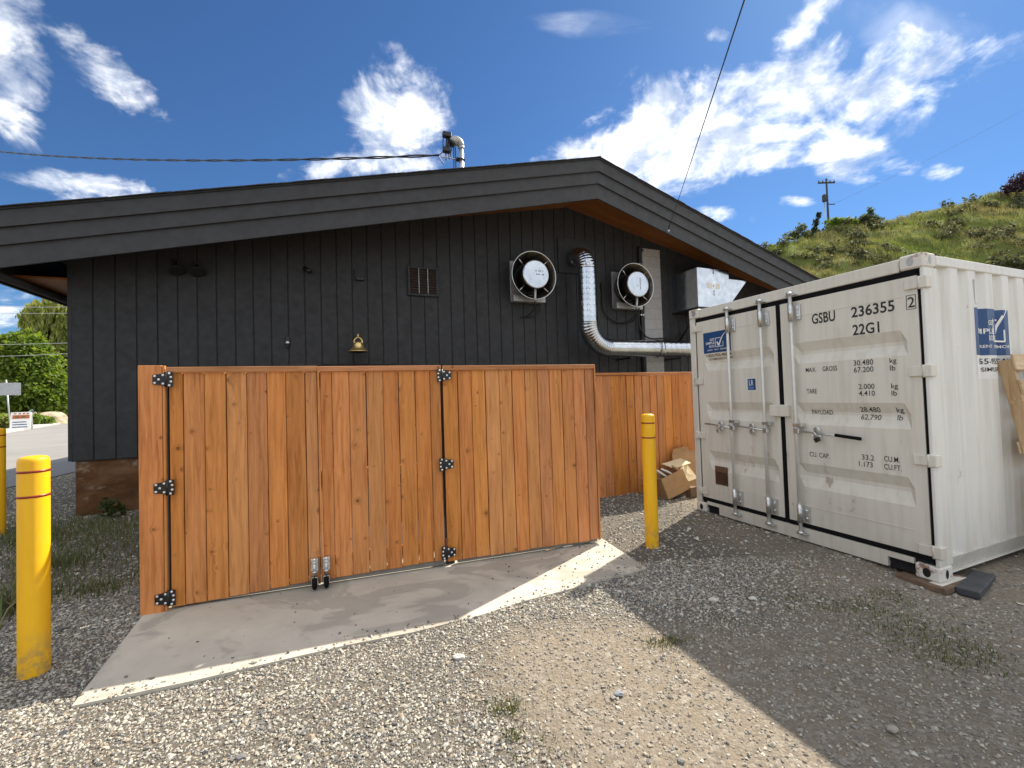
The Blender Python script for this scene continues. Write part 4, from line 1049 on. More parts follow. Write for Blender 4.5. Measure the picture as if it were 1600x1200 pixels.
# stickers
def flatbox(nm, mat, yl, yr, zb, zt, d, t=.0025):
    zs = sorted([zb, zt] + [v for g in GR for v in g if zb < v < zt]); mb = MB()
    vs = [p for z in zs for p in ((XD + gdepth(z) - t, yl, z), (XD + gdepth(z) - t, yr, z))]
    mb.add(vs, [(2 * i, 2 * i + 1, 2 * i + 3, 2 * i + 2) for i in range(len(zs) - 1)]); return mb.build(nm, mat, d)
st = flatbox('sticker', 'white', 2.232, 1.822, 2.002, 2.266, dL, .0012); flatbox('blue_field', 'blue', 2.228, 1.822, 2.003, 2.262, dL, .0018)
flatbox('white_strip', 'cream', 2.228, 1.830, 1.893, 2.001, dL, .0015)
sm = dict(d=dL, mat='white', xoff=.003, bold=.02)
letter('GET', 2.128, 2.055, 2.152, 2.182, **sm); letter('SIMPLE', 2.190, 2.055, 2.112, 2.142, **sm); letter('BOX', 2.138, 2.052, 2.070, 2.100, **sm)
letter('RENT · BUY · MOVE', 2.165, 1.885, 2.032, 2.048, **sm)
def check(fn, nm, parent, sc=1.0):
    """tick in a box: fn maps (u right, v up) to 3d"""
    bars = []
    def seg(pts, w0, w1):
        for i in range(len(pts) - 1):
            a = Vector(pts[i]); b = Vector(pts[i + 1]); dd = (b - a).normalized(); nn_ = Vector((-dd.y, dd.x))
            wa = w0 + (w1 - w0) * i / (len(pts) - 1); wb = w0 + (w1 - w0) * (i + 1) / (len(pts) - 1)
            bars.append([a + nn_ * wa, b + nn_ * wb, b - nn_ * wb, a - nn_ * wa])
    t = .004
    for p in (((0, 0), (0, .11)), ((0, .11), (.085, .11)), ((0, 0), (.115, 0)), ((.115, 0), (.115, .06))): seg(p, t, t)
    seg([(.022, .062), (.048, .014)], .010, .012); seg([(.048, .010), (.078, .075), (.112, .130), (.150, .168)], .012, .003)
    mb = MB()
    for q in bars: mb.add([fn(p.x * sc, p.y * sc) for p in q], [(0, 1, 2, 3)])
    return mb.build(nm, 'white', parent)
check(lambda u, v: Vector((XD - .0032, 2.040 - u, 2.074 + v)), 'tick_logo', dL, .95)
letter('1-855-955-4SAM', 2.200, 1.835, 1.956, 1.988, d=dL, xoff=.003, bold=.01); letter('GETSIMPLEBOX.COM', 2.192, 1.835, 1.916, 1.938, d=dL, xoff=.003, bold=.005)
flatbox('class_sticker', 'white', 1.632, 1.510, 1.522, 1.670, dL, .0015); flatbox('class_sticker_field', 'blue', 1.622, 1.520, 1.532, 1.660, dL, .0022)
letter('LR', 1.600, 1.548, 1.585, 1.645, d=dL, mat='white', xoff=.003); flatbox('print_line', 'blue2', 1.617, 1.611, 1.56, 1.65, dL, .003); [flatbox('print_line', 'blue2', 1.612, 1.545, z_, z_ + .006, dL, .003) for z_ in (1.540, 1.552, 1.564)]
pl_ = flatbox('data_plate', 'csc', 2.130, 1.945, .385, .545, dL, .003)
MB().bbox(XD - .003, XD + .001, 1.945, 2.130, .40, .612, .0015).build('data_plate', 'csc', dL)
# side sticker, following the corrugation
def onside(u, v, off=.0015): return Vector((u, cprof(u) - off, v))
def sidepatch(nm, mat, xa, xb, za, zb, off):
    xs_ = sorted([xa, xb] + [b for b in brk if xa < b < xb]); mb = MB(); vs = []
    for x in xs_: vs += [onside(x, za, off), onside(x, zb, off)]
    mb.add(vs, [(2 * i, 2 * i + 2, 2 * i + 3, 2 * i + 1) for i in range(len(xs_) - 1)]); return mb.build(nm, mat, side)
sidepatch('sticker', 'blue', .738, 1.312, 1.778, 2.184, .0012); sidepatch('white_strip', 'white', .738, 1.312, 1.572, 1.776, .0012)
def sletter(txt, xa, xb, za, zb, mat='white', bold=.015):
    me = textmesh(txt, xb - xa, zb - za, bold); cuts = [b - xa for b in brk if xa < b < xb]
    map_mesh(me, lambda u, v: onside(xa + u, za + v, .0035), cuts, 0); me.materials.append(M[mat]); inst('lettering', me, side)
sletter('GET', .955, 1.05, 2.040, 2.082); sletter('SIMPLE', .775, 1.045, 1.965, 2.010); sletter('BOX', .955, 1.06, 1.905, 1.950); sletter('RENT · BUY · MOVE', .875, 1.30, 1.842, 1.868)
check(lambda u, v: onside(1.03 + u, 1.900 + v, .0038), 'tick_logo', side, 1.75)
sletter('1-855-955-4SAM', .775, 1.300, 1.700, 1.750, 'ink', .01); sletter('GETSIMPLEBOX.COM', .785, 1.300, 1.636, 1.672, 'ink', .005)
# scuffed decal remains
MB().add([onside(.742, 2.42, .002), onside(.775, 2.43, .002), onside(.80, 2.27, .002), onside(.83, 2.29, .002), onside(.79, 2.21, .002), onside(.76, 2.22, .002)], [(0, 1, 2, 3, 4, 5)]).build('decal_scrap', 'fanplate', side)

def cpt(x, y, z=0): c, s_ = math.cos(CT), math.sin(CT); return (CB[0] + x * c - y * s_, CB[1] + x * s_ + y * c, z)
# padlocks hang from the hasps: things of their own
def padlock(y, z, rz, label):
    e = empty('padlock', cpt(-.055, y, z), CT); e.rotation_euler = (rz, 0, CT); tag(e, label, 'padlock', 'padlocks on the container doors')
    MB().bbox(-.014, .014, -.024, .024, -.085, -.045, .005).build('lock_body', 'zinc' if rz == 0 else 'blackmetal', e)
    MB().tube([(0, -.017, -.05), (0, -.017, 0), (0, -.009, .012), (0, .009, .012), (0, .017, 0), (0, .017, -.05)], .005, 8).build('shackle', 'bolt', e)
padlock(1.995, 1.118, 0, 'silver padlock hanging straight on the left container door handle'); padlock(.878, 1.098, rad(-32), 'dark padlock hanging askew on the right container door handle')

# timber pad and block under the corner
e = empty('timber_pad', cpt(.06, .06), CT); tag(e, 'weathered plank under the near corner of the container', 'plank')
MB().bbox(-.14, .22, -.12, .20, -.05, -.002, .006).build('plank', 'oldwood', e)
MB().bbox(-.10, .25, -.085, -.005, -.0015, .0008, .0002).build('rust_shim', 'casting', e)
e = empty('dark_block', (3.58, 3.40, -.045), rad(33)); tag(e, 'dark grey block lying on gravel beside the near container corner', 'block')
MB().bbox(-.26, .26, -.065, .065, -.01, .045, .005).build('block', 'plasticblack', e)

# ---- pallet leaning on the container side
pw = empty('pallet', cpt(1.13, -.33), CT); tag(pw, 'wooden pallet leaning against the container side at the right edge', 'pallet')
Lp = 1.76; tilt = math.atan2(1.74, .27)
A = Matrix.Rotation(tilt, 4, 'X')          # local y runs up the slope, local z is the outward face
for x in (0, .52, 1.02): MB().bbox(x, x + .038, 0, Lp, -.09, 0, .004, A).build('stringer', 'pallet_z', pw)
for i in range(9):
    y = .0 + i * (Lp - .1) / 8
    MB().bbox(-.004, 1.064, y, y + .10 + .02 * (i % 3), .001, .019, .003, A).build('slat', 'pallet', pw)
for y in (0, .95, Lp - .1): MB().bbox(0, 1.06, y, y + .1, -.110, -.092, .003, A).build('bottom_slat', 'pallet', pw)

# ================================================================== CARDBOARD BY THE BACK FENCE
def quadbox(nm, mat, parent, vs, th=.006):
    a, b, c, d = [Vector(p) for p in vs]; n_ = (b - a).cross(d - a).normalized() * th
    return MB().add([a, b, c, d, a + n_, b + n_, c + n_, d + n_], [(0, 1, 2, 3), (7, 6, 5, 4), (0, 4, 5, 1), (1, 5, 6, 2), (2, 6, 7, 3), (3, 7, 4, 0)]).build(nm, mat, parent)
cb = empty('cardboard_box', (2.16, 6.10, .02), rad(18)); cb.rotation_euler = (rad(-8), rad(-17), rad(20)); tag(cb, 'brown cardboard box lying open and tilted against the back fence', 'box')
w_, d_, h_ = .40, .34, .30
quadbox('front_panel', 'card', cb, [(0, 0, 0), (w_, 0, 0), (w_, 0, h_), (0, 0, h_)])
quadbox('fold', 'card', cb, [(.0, -.008, .085), (w_, -.008, .085), (w_, -.004, .075), (0, -.004, .075)], .004)
quadbox('back_panel', 'card', cb, [(0, d_, 0), (0, d_, h_), (w_, d_, h_), (w_, d_, 0)])
quadbox('side_panel', 'card', cb, [(0, 0, 0), (0, 0, h_), (0, d_, h_), (0, d_, 0)])
quadbox('side_panel', 'card', cb, [(w_, 0, 0), (w_, d_, 0), (w_, d_, h_), (w_, 0, h_)])
quadbox('bottom_panel', 'card', cb, [(0, 0, 0), (0, d_, 0), (w_, d_, 0), (w_, 0, 0)])
quadbox('flap', 'cardlight', cb, [(w_ - .02, .02, h_), (w_ + .03, .02, h_ * .3), (w_ + .26, .10, h_ * .15), (w_ + .18, .12, h_ * 1.02)], .005)
quadbox('flap', 'cardlight', cb, [(w_ - .06, .10, h_ + .02), (w_ + .22, .06, h_ * .98), (w_ + .26, .30, h_ * 1.18), (w_ - .10, .30, h_ * 1.35)], .005)
quadbox('flap', 'card', cb, [(0, 0, h_), (0, d_, h_), (-.20, d_ * .9, h_ * 1.30), (-.20, .03, h_ * 1.25)], .005)
for i, (x, z, t, ln) in enumerate(((.02, .30, 32, .34), (.10, .31, 26, .30), (.20, .30, 40, .24))):
    e = empty('paper_scrap', (2.12 + .13 * i, 6.22 + .05 * i, .33 + .012 * i), rad(20)); e.rotation_euler = (rad(12 * i), rad(t), rad(25 + 9 * i))
    tag(e, ('white folded paper sticking out of the cardboard box, leftmost piece', 'white carton scrap in the middle of the open cardboard box', 'brown carton scrap at the back of the open cardboard box')[i], 'paper')
    MB().bbox(-ln / 2, ln / 2, -.06, .06, 0, .022, .003).build('sheet', ('paper', 'paper', 'card')[i], e)
e = empty('cardboard_sheet', (2.60, 6.62, 0.0), rad(22)); tag(e, 'tall brown cardboard sheet leaning on the fence by the container', 'cardboard')
quadbox('sheet', 'card', e, [(-.24, -.06, .02), (.40, -.05, .02), (.40, .20, .58), (-.05, .20, .56)], .008)
quadbox('torn_edge', 'card', e, [(-.05, .19, .55), (.30, .20, .57), (.26, .205, .65), (-.02, .20, .63)], .008)
e = empty('wood_offcut', (2.55, 6.27, 0), rad(25)); tag(e, 'short dark wooden offcut standing under the cardboard box flap', 'wood')
MB().bbox(-.06, .07, -.05, .05, 0, .15, .004).build('offcut', 'oldwood', e)
e = empty('wood_splinter', (.40, 4.36, .016), rad(38)); tag(e, 'thin pale wood strip on the concrete below the fixed fence panel', 'wood strip')
MB().bbox(-.15, .15, -.009, .009, 0, .009, .002).build('strip', 'pallet', e)

# ================================================================== LEFT BACKGROUND
e = empty('sign_post', (-40.2, 34.4, .13), 0); tag(e, 'grey street sign seen from behind on a thin post', 'sign')
MB().tube([(0, 0, -.1), (-.35, 0, 3.9)], .05, 8).build('post', 'galv', e)
MB().bbox(-1.35, .55, -.02, .0, 2.65, 3.65, .05, Matrix.Rotation(rad(45), 4, 'Z')).build('sign_panel', 'greysign', e)
e = empty('sandwich_board', (-38.4, 33.6, .004), rad(38)); tag(e, 'white sandwich board sign with orange panel on the far kerb', 'sandwich board')
for sg in (1, -1):
    MB().bbox(-.55, .55, -.03, .0, 0, 1.45, .02, T(0, -sg * .42, 0) @ Matrix.Rotation(rad(-16) * sg, 4, 'X')).build('board', 'white', e)
AA = T(0, -.42, 0) @ Matrix.Rotation(rad(-16), 4, 'X')
MB().box(-.45, .45, -.036, -.032, .92, 1.22, AA).build('orange_panel', 'orange', e)
for x in (-.38, -.14, .08, .28): MB().box(x, x + .13, -.036, -.032, 1.28, 1.38, AA).build('print_mark', 'orange', e)
for x in (-.3, .02): MB().box(x, x + .22, -.041, -.037, 1.0, 1.13, AA).build('print_mark', 'csc', e)
for z in (.62, .42, .22): MB().box(-.42, .42 - z * .2, -.036, -.032, z, z + .07, AA).build('print_line', 'blue', e)
def rock(loc, sx, sy, sz, label, seed):
    r = random.Random(seed); bm = bmesh.new(); bmesh.ops.create_icosphere(bm, subdivisions=3, radius=1)
    ph = [r.uniform(0, 6) for _ in range(6)]
    for v in bm.verts:
        c = v.co.copy(); k = 1 + .16 * math.sin(2.3 * c.x + ph[0]) * math.cos(2.1 * c.y + ph[1]) + .10 * math.sin(4.5 * c.z + ph[2] + 2 * c.x) + .06 * math.sin(8 * c.y + ph[3])
        v.co = Vector((c.x * sx * k, c.y * sy * k, max(c.z * sz * k, -.25 * sz)))
    me = bpy.data.meshes.new('boulder'); bm.to_mesh(me); bm.free(); me.materials.append(M['boulder'])
    o = inst('boulder', me, None, loc, (0, 0, r.uniform(0, 6))); tag(o, label, 'boulder', 'boulders beyond the road'); return o
rock((-48.0, 44.6, .25), 1.6, 1.0, .95, 'large tan boulder beyond the road, below the maple', 1)
rock((-47.6, 43.4, .2), .75, .5, .35, 'low pale stone lying before the large boulder', 2)
rock((-49.9, 47.6, .3), 1.1, .6, .45, 'small tan boulder right of the large one', 5)

# ---- leaves
def leafcloud(centers, radii, n, size, cols, drop=0.0, seed=1, shell=0.55, aspect=1.7):
    """leaf quads through ellipsoid lobes; returns V,F,C"""
    r = np.random.default_rng(seed); centers = np.array(centers, float); radii = np.array(radii, float)
    vol = np.prod(radii, 1) ** (2 / 3); pick = r.choice(len(centers), n, p=vol / vol.sum())
    d = r.normal(size=(n, 3)); d /= np.linalg.norm(d, axis=1)[:, None]
    rr = (shell + (1 - shell) * r.random(n) ** .6) * (1 + .13 * r.normal(size=n))
    p = centers[pick] + d * radii[pick] * rr[:, None]
    # clump: pull leaves to nearby twig points
    m = max(40, n // 14); tw = p[r.choice(n, m)]; own = r.integers(0, m, n)
    k = r.random(n) < .55
    p[k] = tw[own[k]] + r.normal(size=(k.sum(), 3)) * radii.mean() * .085
    nr = d + r.normal(size=(n, 3)) * .7; nr[:, 2] += .5; nr /= np.linalg.norm(nr, axis=1)[:, None]
    a = np.cross(nr, r.normal(size=(n, 3))); a /= np.linalg.norm(a, axis=1)[:, None]; b = np.cross(nr, a)
    if drop: a = a * (1 - drop) + np.array([0, 0, -1.]) * drop; a /= np.linalg.norm(a, axis=1)[:, None]; b = np.cross(nr, a); b /= np.linalg.norm(b, axis=1)[:, None] + 1e-9
    sz = size * (.6 + .8 * r.random(n))[:, None]
    V = np.stack([p - a * sz * aspect * .5, p + b * sz * .42 + nr * sz * .1, p + a * sz * aspect * .5, p - b * sz * .42 + nr * sz * .1], 1).reshape(-1, 3)
    F = np.arange(4 * n).reshape(n, 4)
    cols = np.array(cols, float); c = cols[r.integers(0, len(cols), n)] * (.75 + .5 * r.random((n, 1)))
    return V, F, np.repeat(c, 4, 0)
GREEN = [(.125, .195, .026), (.155, .225, .032), (.195, .255, .040), (.085, .145, .024)]
OLIVE = [(.240, .285, .065), (.290, .320, .085), (.190, .235, .055), (.32, .33, .11)]
SAGE = [(.120, .130, .065), (.090, .098, .048), (.150, .155, .085), (.065, .072, .036)]
def tree(name, loc, label, centers, radii, n, size, cols, trunk_h, trunk_r, cat='tree', group=None, drop=0.0, seed=1, limbs=6, shell=.55, lean=(0, 0), aspect=1.7):
    e = empty(name, loc); tag(e, label, cat, group)
    V, F, C = leafcloud(centers, radii, n, size, cols, drop, seed, shell, aspect)
    inst('crown', npmesh('crown', V, F, 'leaf', C), e)
    mb = MB(); mb.tube([(0, 0, -.3), (lean[0] * .3, lean[1] * .3, trunk_h * .5), (lean[0], lean[1], trunk_h)], [trunk_r * 1.25, trunk_r, trunk_r * .55], 9)
    r = random.Random(seed)
    for i in range(limbs):
        c = Vector(centers[i % len(centers)]); z0 = trunk_h * r.uniform(.35, .95); st = Vector((lean[0] * z0 / trunk_h, lean[1] * z0 / trunk_h, z0))
        mb.tube([st, st.lerp(c, .5) + Vector((0, 0, .06 * trunk_h)), c], [trunk_r * .45, trunk_r * .28, trunk_r * .1], 6)
    mb.build('trunk', 'trunk', e); return e
# maple across the road
tree('maple_tree', (-53.5, 47, 0), 'rounded bright green broadleaf tree beyond the road, behind the sign', [(0, 0, 5.6), (-2.6, .5, 4.3), (2.2, -.3, 3.9), (.6, -.5, 8.2), (-1.8, 0, 8.0), (3.4, .2, 2.4), (-4.6, 0, 3.0), (1.8, -.6, 6.4), (-.5, -1.2, 2.6)],
     [(3.4, 3.0, 3.2), (3.0, 2.6, 2.8), (2.6, 2.4, 2.5), (2.1, 2.0, 1.9), (2.4, 2.2, 2.0), (1.8, 1.8, 1.6), (2.6, 2.4, 2.6), (2.0, 1.8, 1.8), (2.6, 2.2, 1.8)], 15000, .30, GREEN, 6.5, .28, seed=3, limbs=9)
tree('willow_tree', (-60.8, 58, 0), 'tall yellow-green weeping willow beyond the road, next to the building corner', [(0, 0, 14.0), (-2.6, 0, 13.6), (2.6, 0, 13.0), (0, -1, 10.5), (3.6, 0, 9.5), (-3.0, 0, 10.8), (4.2, -.5, 6.2), (1.6, -1, 6.8), (5.6, 0, 11), (7.0, 0, 8)],
     [(3.0, 2.5, 2.6), (2.4, 2, 2.4), (2.6, 2, 2.8), (3.0, 2.4, 2.8), (2.2, 2, 3.4), (1.8, 2, 2.6), (2.0, 1.8, 3.6), (2.0, 1.8, 3.2), (2.4, 2, 3), (2.2, 2, 4)], 13000, .34, OLIVE, 10.5, .4, drop=.72, seed=5, limbs=10, aspect=2.6)
tree('cottonwood_tree', (-74, 61, 0), 'dark green tree at the far left beyond the road', [(0, 0, 6), (-3, 0, 5), (3, 0, 4.5), (0, 0, 8.5)], [(3.5, 3, 3.4), (3, 3, 3), (3, 3, 3), (2.4, 2.4, 2.2)], 5000, .4, GREEN, 6, .3, seed=8)
tree('dark_fir', (-57.2, 55, 0), 'dark dense tree behind the willow fronds at the building corner', [(0, 0, 3.5), (0, 0, 6), (1.2, 0, 2), (-1.2, 0, 2.4)], [(2.2, 2, 2.6), (1.6, 1.6, 2.2), (1.8, 1.6, 1.8), (1.8, 1.6, 1.8)], 4000, .34, [(.020, .034, .012), (.028, .045, .014)], 5, .25, seed=9)
for i, (x, y, w_, h_, cl, lb) in enumerate([(-51.0, 48.0, 2.2, 1.5, OLIVE + GREEN, 'low green shrub directly behind the large boulder'), (-47.2, 42.4, 1.6, 1.1, GREEN, 'low green shrub between the sandwich board and the boulder'), (-53.0, 51.0, 2.2, 2.1, OLIVE + GREEN, 'leafy shrub right of the maple, above the small boulder'),
                                            (-43.9, 37.2, 1.6, 1.1, OLIVE, 'pale shrub just behind the street sign post'), (-50.2, 42.0, 2.0, 1.4, GREEN, 'green shrub at far left beyond the bollard'), (-54.3, 52.5, 1.2, 1.9, [(.10, .055, .045), (.075, .045, .035)], 'reddish shrub at the foot of the dark tree')]):
    e = empty('shrub', (x, y, 0)); tag(e, lb, 'shrub', 'shrubs beyond the road')
    V, F, C = leafcloud([(0, 0, h_ * .5), (-w_ * .5, 0, h_ * .4), (w_ * .55, 0, h_ * .4)], [(w_ * .6, w_ * .5, h_ * .55), (w_ * .5, w_ * .5, h_ * .45), (w_ * .5, w_ * .45, h_ * .4)], 1600, .2, cl, seed=20 + i, shell=.4)
    inst('foliage', npmesh('foliage', V, F, 'leaf', C), e)
    mb = MB()
    for k in range(4): mb.tube([(0, 0, -.1), (random.uniform(-.4, .4) * w_, random.uniform(-.3, .3), h_ * .7)], [.05, .02], 5)
    mb.build('stems', 'trunk', e)
# thin overhead wires far left
for i, (za, zb, lb) in enumerate([(12.2, 11.0, 'top pale wire crossing the willow at far left'), (11.6, 10.4, 'second pale wire crossing the willow at far left'), (8.3, 7.9, 'lower wire crossing the maple top at far left'), (7.0, 7.1, 'lowest wire crossing the maple at far left')]):
    e = empty('overhead_wire', (0, 0, 0)); tag(e, lb, 'wire', 'overhead wires far left')
    MB().tube(sag(Vector((-58, 42, za)), Vector((-30, 40, zb)), .25, 14), .022, 5).build('wire', 'galv', e)

# ================================================================== HILL PLANTING
def scatter_clumps(n, xr, yr, seed, proto_n, size, hgt, cols, leaf, keep=None):
    r = np.random.default_rng(seed); Vs = []; Fs = []; Cs = []; o = 0
    x = r.uniform(*xr, n); y = r.uniform(*yr, n)
    if keep is not None: k = keep(x, y, r); x = x[k]; y = y[k]
    z = hillz(x, y)
    protos = [leafcloud([(0, 0, .42), (.35, .1, .33), (-.3, -.1, .3)], [(.55, .5, .42), (.4, .4, .32), (.4, .4, .3)], proto_n, leaf, cols, seed=seed + 50 + j, shell=.35) for j in range(5)]
    for i in range(len(x)):
        V, F, C = protos[i % 5]; sc = size * r.uniform(.55, 1.35); a = r.uniform(0, 2 * PI); c, s_ = math.cos(a), math.sin(a)
        Rm = np.array([[c, -s_, 0], [s_, c, 0], [0, 0, 1]]); P_ = (V * np.array([sc, sc, sc * hgt])) @ Rm.T + np.array([x[i], y[i], z[i] - .05])
        Vs.append(P_); Fs.append(F + o); o += len(V); Cs.append(C * r.uniform(.75, 1.25))
    return np.concatenate(Vs), np.concatenate(Fs), np.concatenate(Cs)
def clumpy(x, y, r): return (np.sin(.42 * x + .25 * y + 1) + np.sin(.31 * y - .5 * x) + r.normal(size=len(x)) * .7) > .35
V, F, C = scatter_clumps(1700, (22, 80), (24, 57), 31, 90, 1.2, .9, [tuple(c * .8 for c in q) for q in SAGE], .15, clumpy)
tag(inst('sagebrush', npmesh('sagebrush', V, F, 'leaf', C)), 'grey-green sagebrush clumps covering the hillside', 'sagebrush', kind='stuff')
def hill_blades(n, seed):
    r = np.random.default_rng(seed); x = r.uniform(24, 80, n); y = r.uniform(26, 56.5, n)
    tuft = r.integers(0, n // 9, n); tx = r.uniform(24, 80, n // 9); ty = r.uniform(26, 56.5, n // 9)
    x = tx[tuft] + r.normal(size=n) * .16; y = ty[tuft] + r.normal(size=n) * .16; z = hillz(x, y) - .04
    h = r.uniform(.18, .55, n); a = r.uniform(0, 2 * PI, n); w = r.uniform(.012, .03, n); ln = h * r.uniform(.1, .6, n)
    dx, dy = np.cos(a), np.sin(a)
    V = np.stack([np.stack([x - dy * w, y + dx * w, z], 1), np.stack([x + dy * w, y - dx * w, z], 1), np.stack([x + dx * ln, y + dy * ln, z + h], 1)], 1).reshape(-1, 3)
    pt = .5 + .5 * np.sin(.35 * x + .5 * np.sin(.4 * y)) * np.sin(.45 * y + 1)
    g = np.array([.17, .225, .045]); t_ = np.array([.30, .27, .11]); c = (g[None] * pt[:, None] + t_[None] * (1 - pt[:, None])) * (.7 + .6 * r.random((n, 1)))
    return V, np.arange(3 * n).reshape(n, 3), np.repeat(c, 3, 0)
V, F, C = hill_blades(150000, 33)
tag(inst('hill_grass', npmesh('hill_grass', V, F, 'grass', C)), 'green and straw-coloured grass over the hillside', 'grass', kind='stuff')
def hp(x, y): return (x, y, float(hillz(np.array([x]), np.array([y]))[0]))
tree('hilltop_bush', hp(36.3, 53), 'loose dark bush on the hill crest left of the utility pole', [(0, 0, 1.1), (-1.1, 0, .9), (1.0, 0, .9), (.3, 0, 1.9)], [(1.1, .8, .9), (.9, .7, .7), (.9, .7, .7), (.7, .6, .6)], 2600, .12, SAGE + GREEN[:1], 1.4, .06, 'bush', seed=41, shell=.25)
tree('leaning_sapling', hp(37.9, 53), 'narrow sapling leaning right on the hill crest beside the utility pole', [(.3, 0, 1.0), (.6, 0, 1.9), (.95, 0, 2.8)], [(.35, .3, .5), (.4, .3, .6), (.3, .25, .5)], 1200, .12, [(.06, .08, .03), (.045, .06, .025)], 2.9, .05, 'tree', seed=42, lean=(1.0, 0), limbs=3, shell=.2)
tree('hilltop_conifer', hp(45.6, 53.5), 'small dark spreading conifer on the hill crest right of the pole', [(0, 0, .9), (-.9, 0, .6), (.9, 0, .6), (.1, 0, 1.7)], [(1.0, .7, .6), (.8, .6, .4), (.8, .6, .4), (.45, .4, .6)], 2200, .12, [(.065, .09, .03), (.09, .115, .035)], 2.0, .06, 'tree', seed=43, shell=.25)
tree('crest_shrub', hp(41.5, 53), 'low green shrub on the hill crest between the pole and the conifer', [(0, 0, .5), (-1.2, 0, .4), (1.2, 0, .45)], [(1.0, .7, .5), (.9, .6, .4), (.9, .6, .45)], 800, .18, GREEN, .6, .05, 'shrub', seed=44, shell=.25)
tree('purple_shrub', hp(63.6, 53), 'dark purple-leaved shrub on the hill at the right picture edge', [(0, 0, 1.5), (1.6, 0, 1.6), (-1.2, 0, 1.0), (.8, 0, 2.6), (2.6, 0, 2.4)], [(1.4, 1, 1.0), (1.4, 1, 1.1), (.9, .7, .6), (1.1, .9, .8), (1.4, 1, 1)], 3200, .15, [(.045, .022, .028), (.060, .030, .036), (.032, .02, .02)], 1.8, .07, 'shrub', seed=45, shell=.25)
# utility pole on the crest
e = empty('utility_pole', hp(43.8, 58)); e.location.z = 21.6; tag(e, 'dark wooden utility pole with crossarm and transformer on the hill crest', 'utility pole')
MB().tube([(0, 0, -2), (0, 0, 8.1)], [.15, .11], 10).build('pole', 'pole', e)
MB().bbox(-1.15, 1.15, -.08, .08, 7.45, 7.65, .02).build('crossarm', 'pole', e); MB().bbox(-.1, 1.0, -.06, .06, 4.5, 4.62, .02).build('lower_arm', 'pole', e)
MB().lathe([(0, 0), (.24, 0), (.26, .1), (.26, .8), (.2, .95), (0, .98)], 14, T(-.48, -.1, 4.9)).build('transformer', 'pole', e)
MB().tube([(-.45, 0, 4.9), (-.42, 0, -1.5)], .045, 6).build('conduit', 'galv', e)
for x in (-1.05, -.5, .5, 1.05): MB().lathe([(0, 0), (.05, 0), (.08, .08), (.04, .22), (0, .24)], 8, T(x, 0, 7.65)).build('insulator', 'pole', e)
e = empty('hill_wire', (0, 0, 0)); tag(e, 'faint wire running right from the utility pole over the hill', 'wire')
MB().tube(sag(Vector((44.6, 58, 26.2)), Vector((86, 62, 46)), .6, 20), .012, 4).build('wire', 'pole', e)

# ================================================================== LOOSE STONES, WEEDS
ICO = None
def ico(sub):
    bm = bmesh.new(); bmesh.ops.create_icosphere(bm, subdivisions=sub, radius=1); bm.verts.ensure_lookup_table()
    V = np.array([v.co[:] for v in bm.verts]); F = np.array([[v.index for v in f.verts] for f in bm.faces]); bm.free(); return V, F
OCT_V = np.array([(1, 0, 0), (0, 1, 0), (-1, 0, 0), (0, -1, 0), (0, 0, 1), (0, 0, -.6)], float); OCT_F = np.array([(0, 1, 4), (1, 2, 4), (2, 3, 4), (3, 0, 4)])
def inpoly(x, y, poly):
    r = np.zeros(len(x), bool); n = len(poly)
    for i in range(n):
        x0, y0 = poly[i]; x1, y1 = poly[(i + 1) % n]
        c = ((y0 > y) != (y1 > y)) & (x < (x1 - x0) * (y - y0) / (y1 - y0 + 1e-12) + x0); r ^= c
    return r
PAL = np.array([(.40, .375, .315), (.33, .31, .265), (.215, .21, .195), (.46, .435, .365), (.145, .145, .145), (.34, .30, .235), (.265, .25, .215), (.52, .495, .43), (.27, .22, .165)])
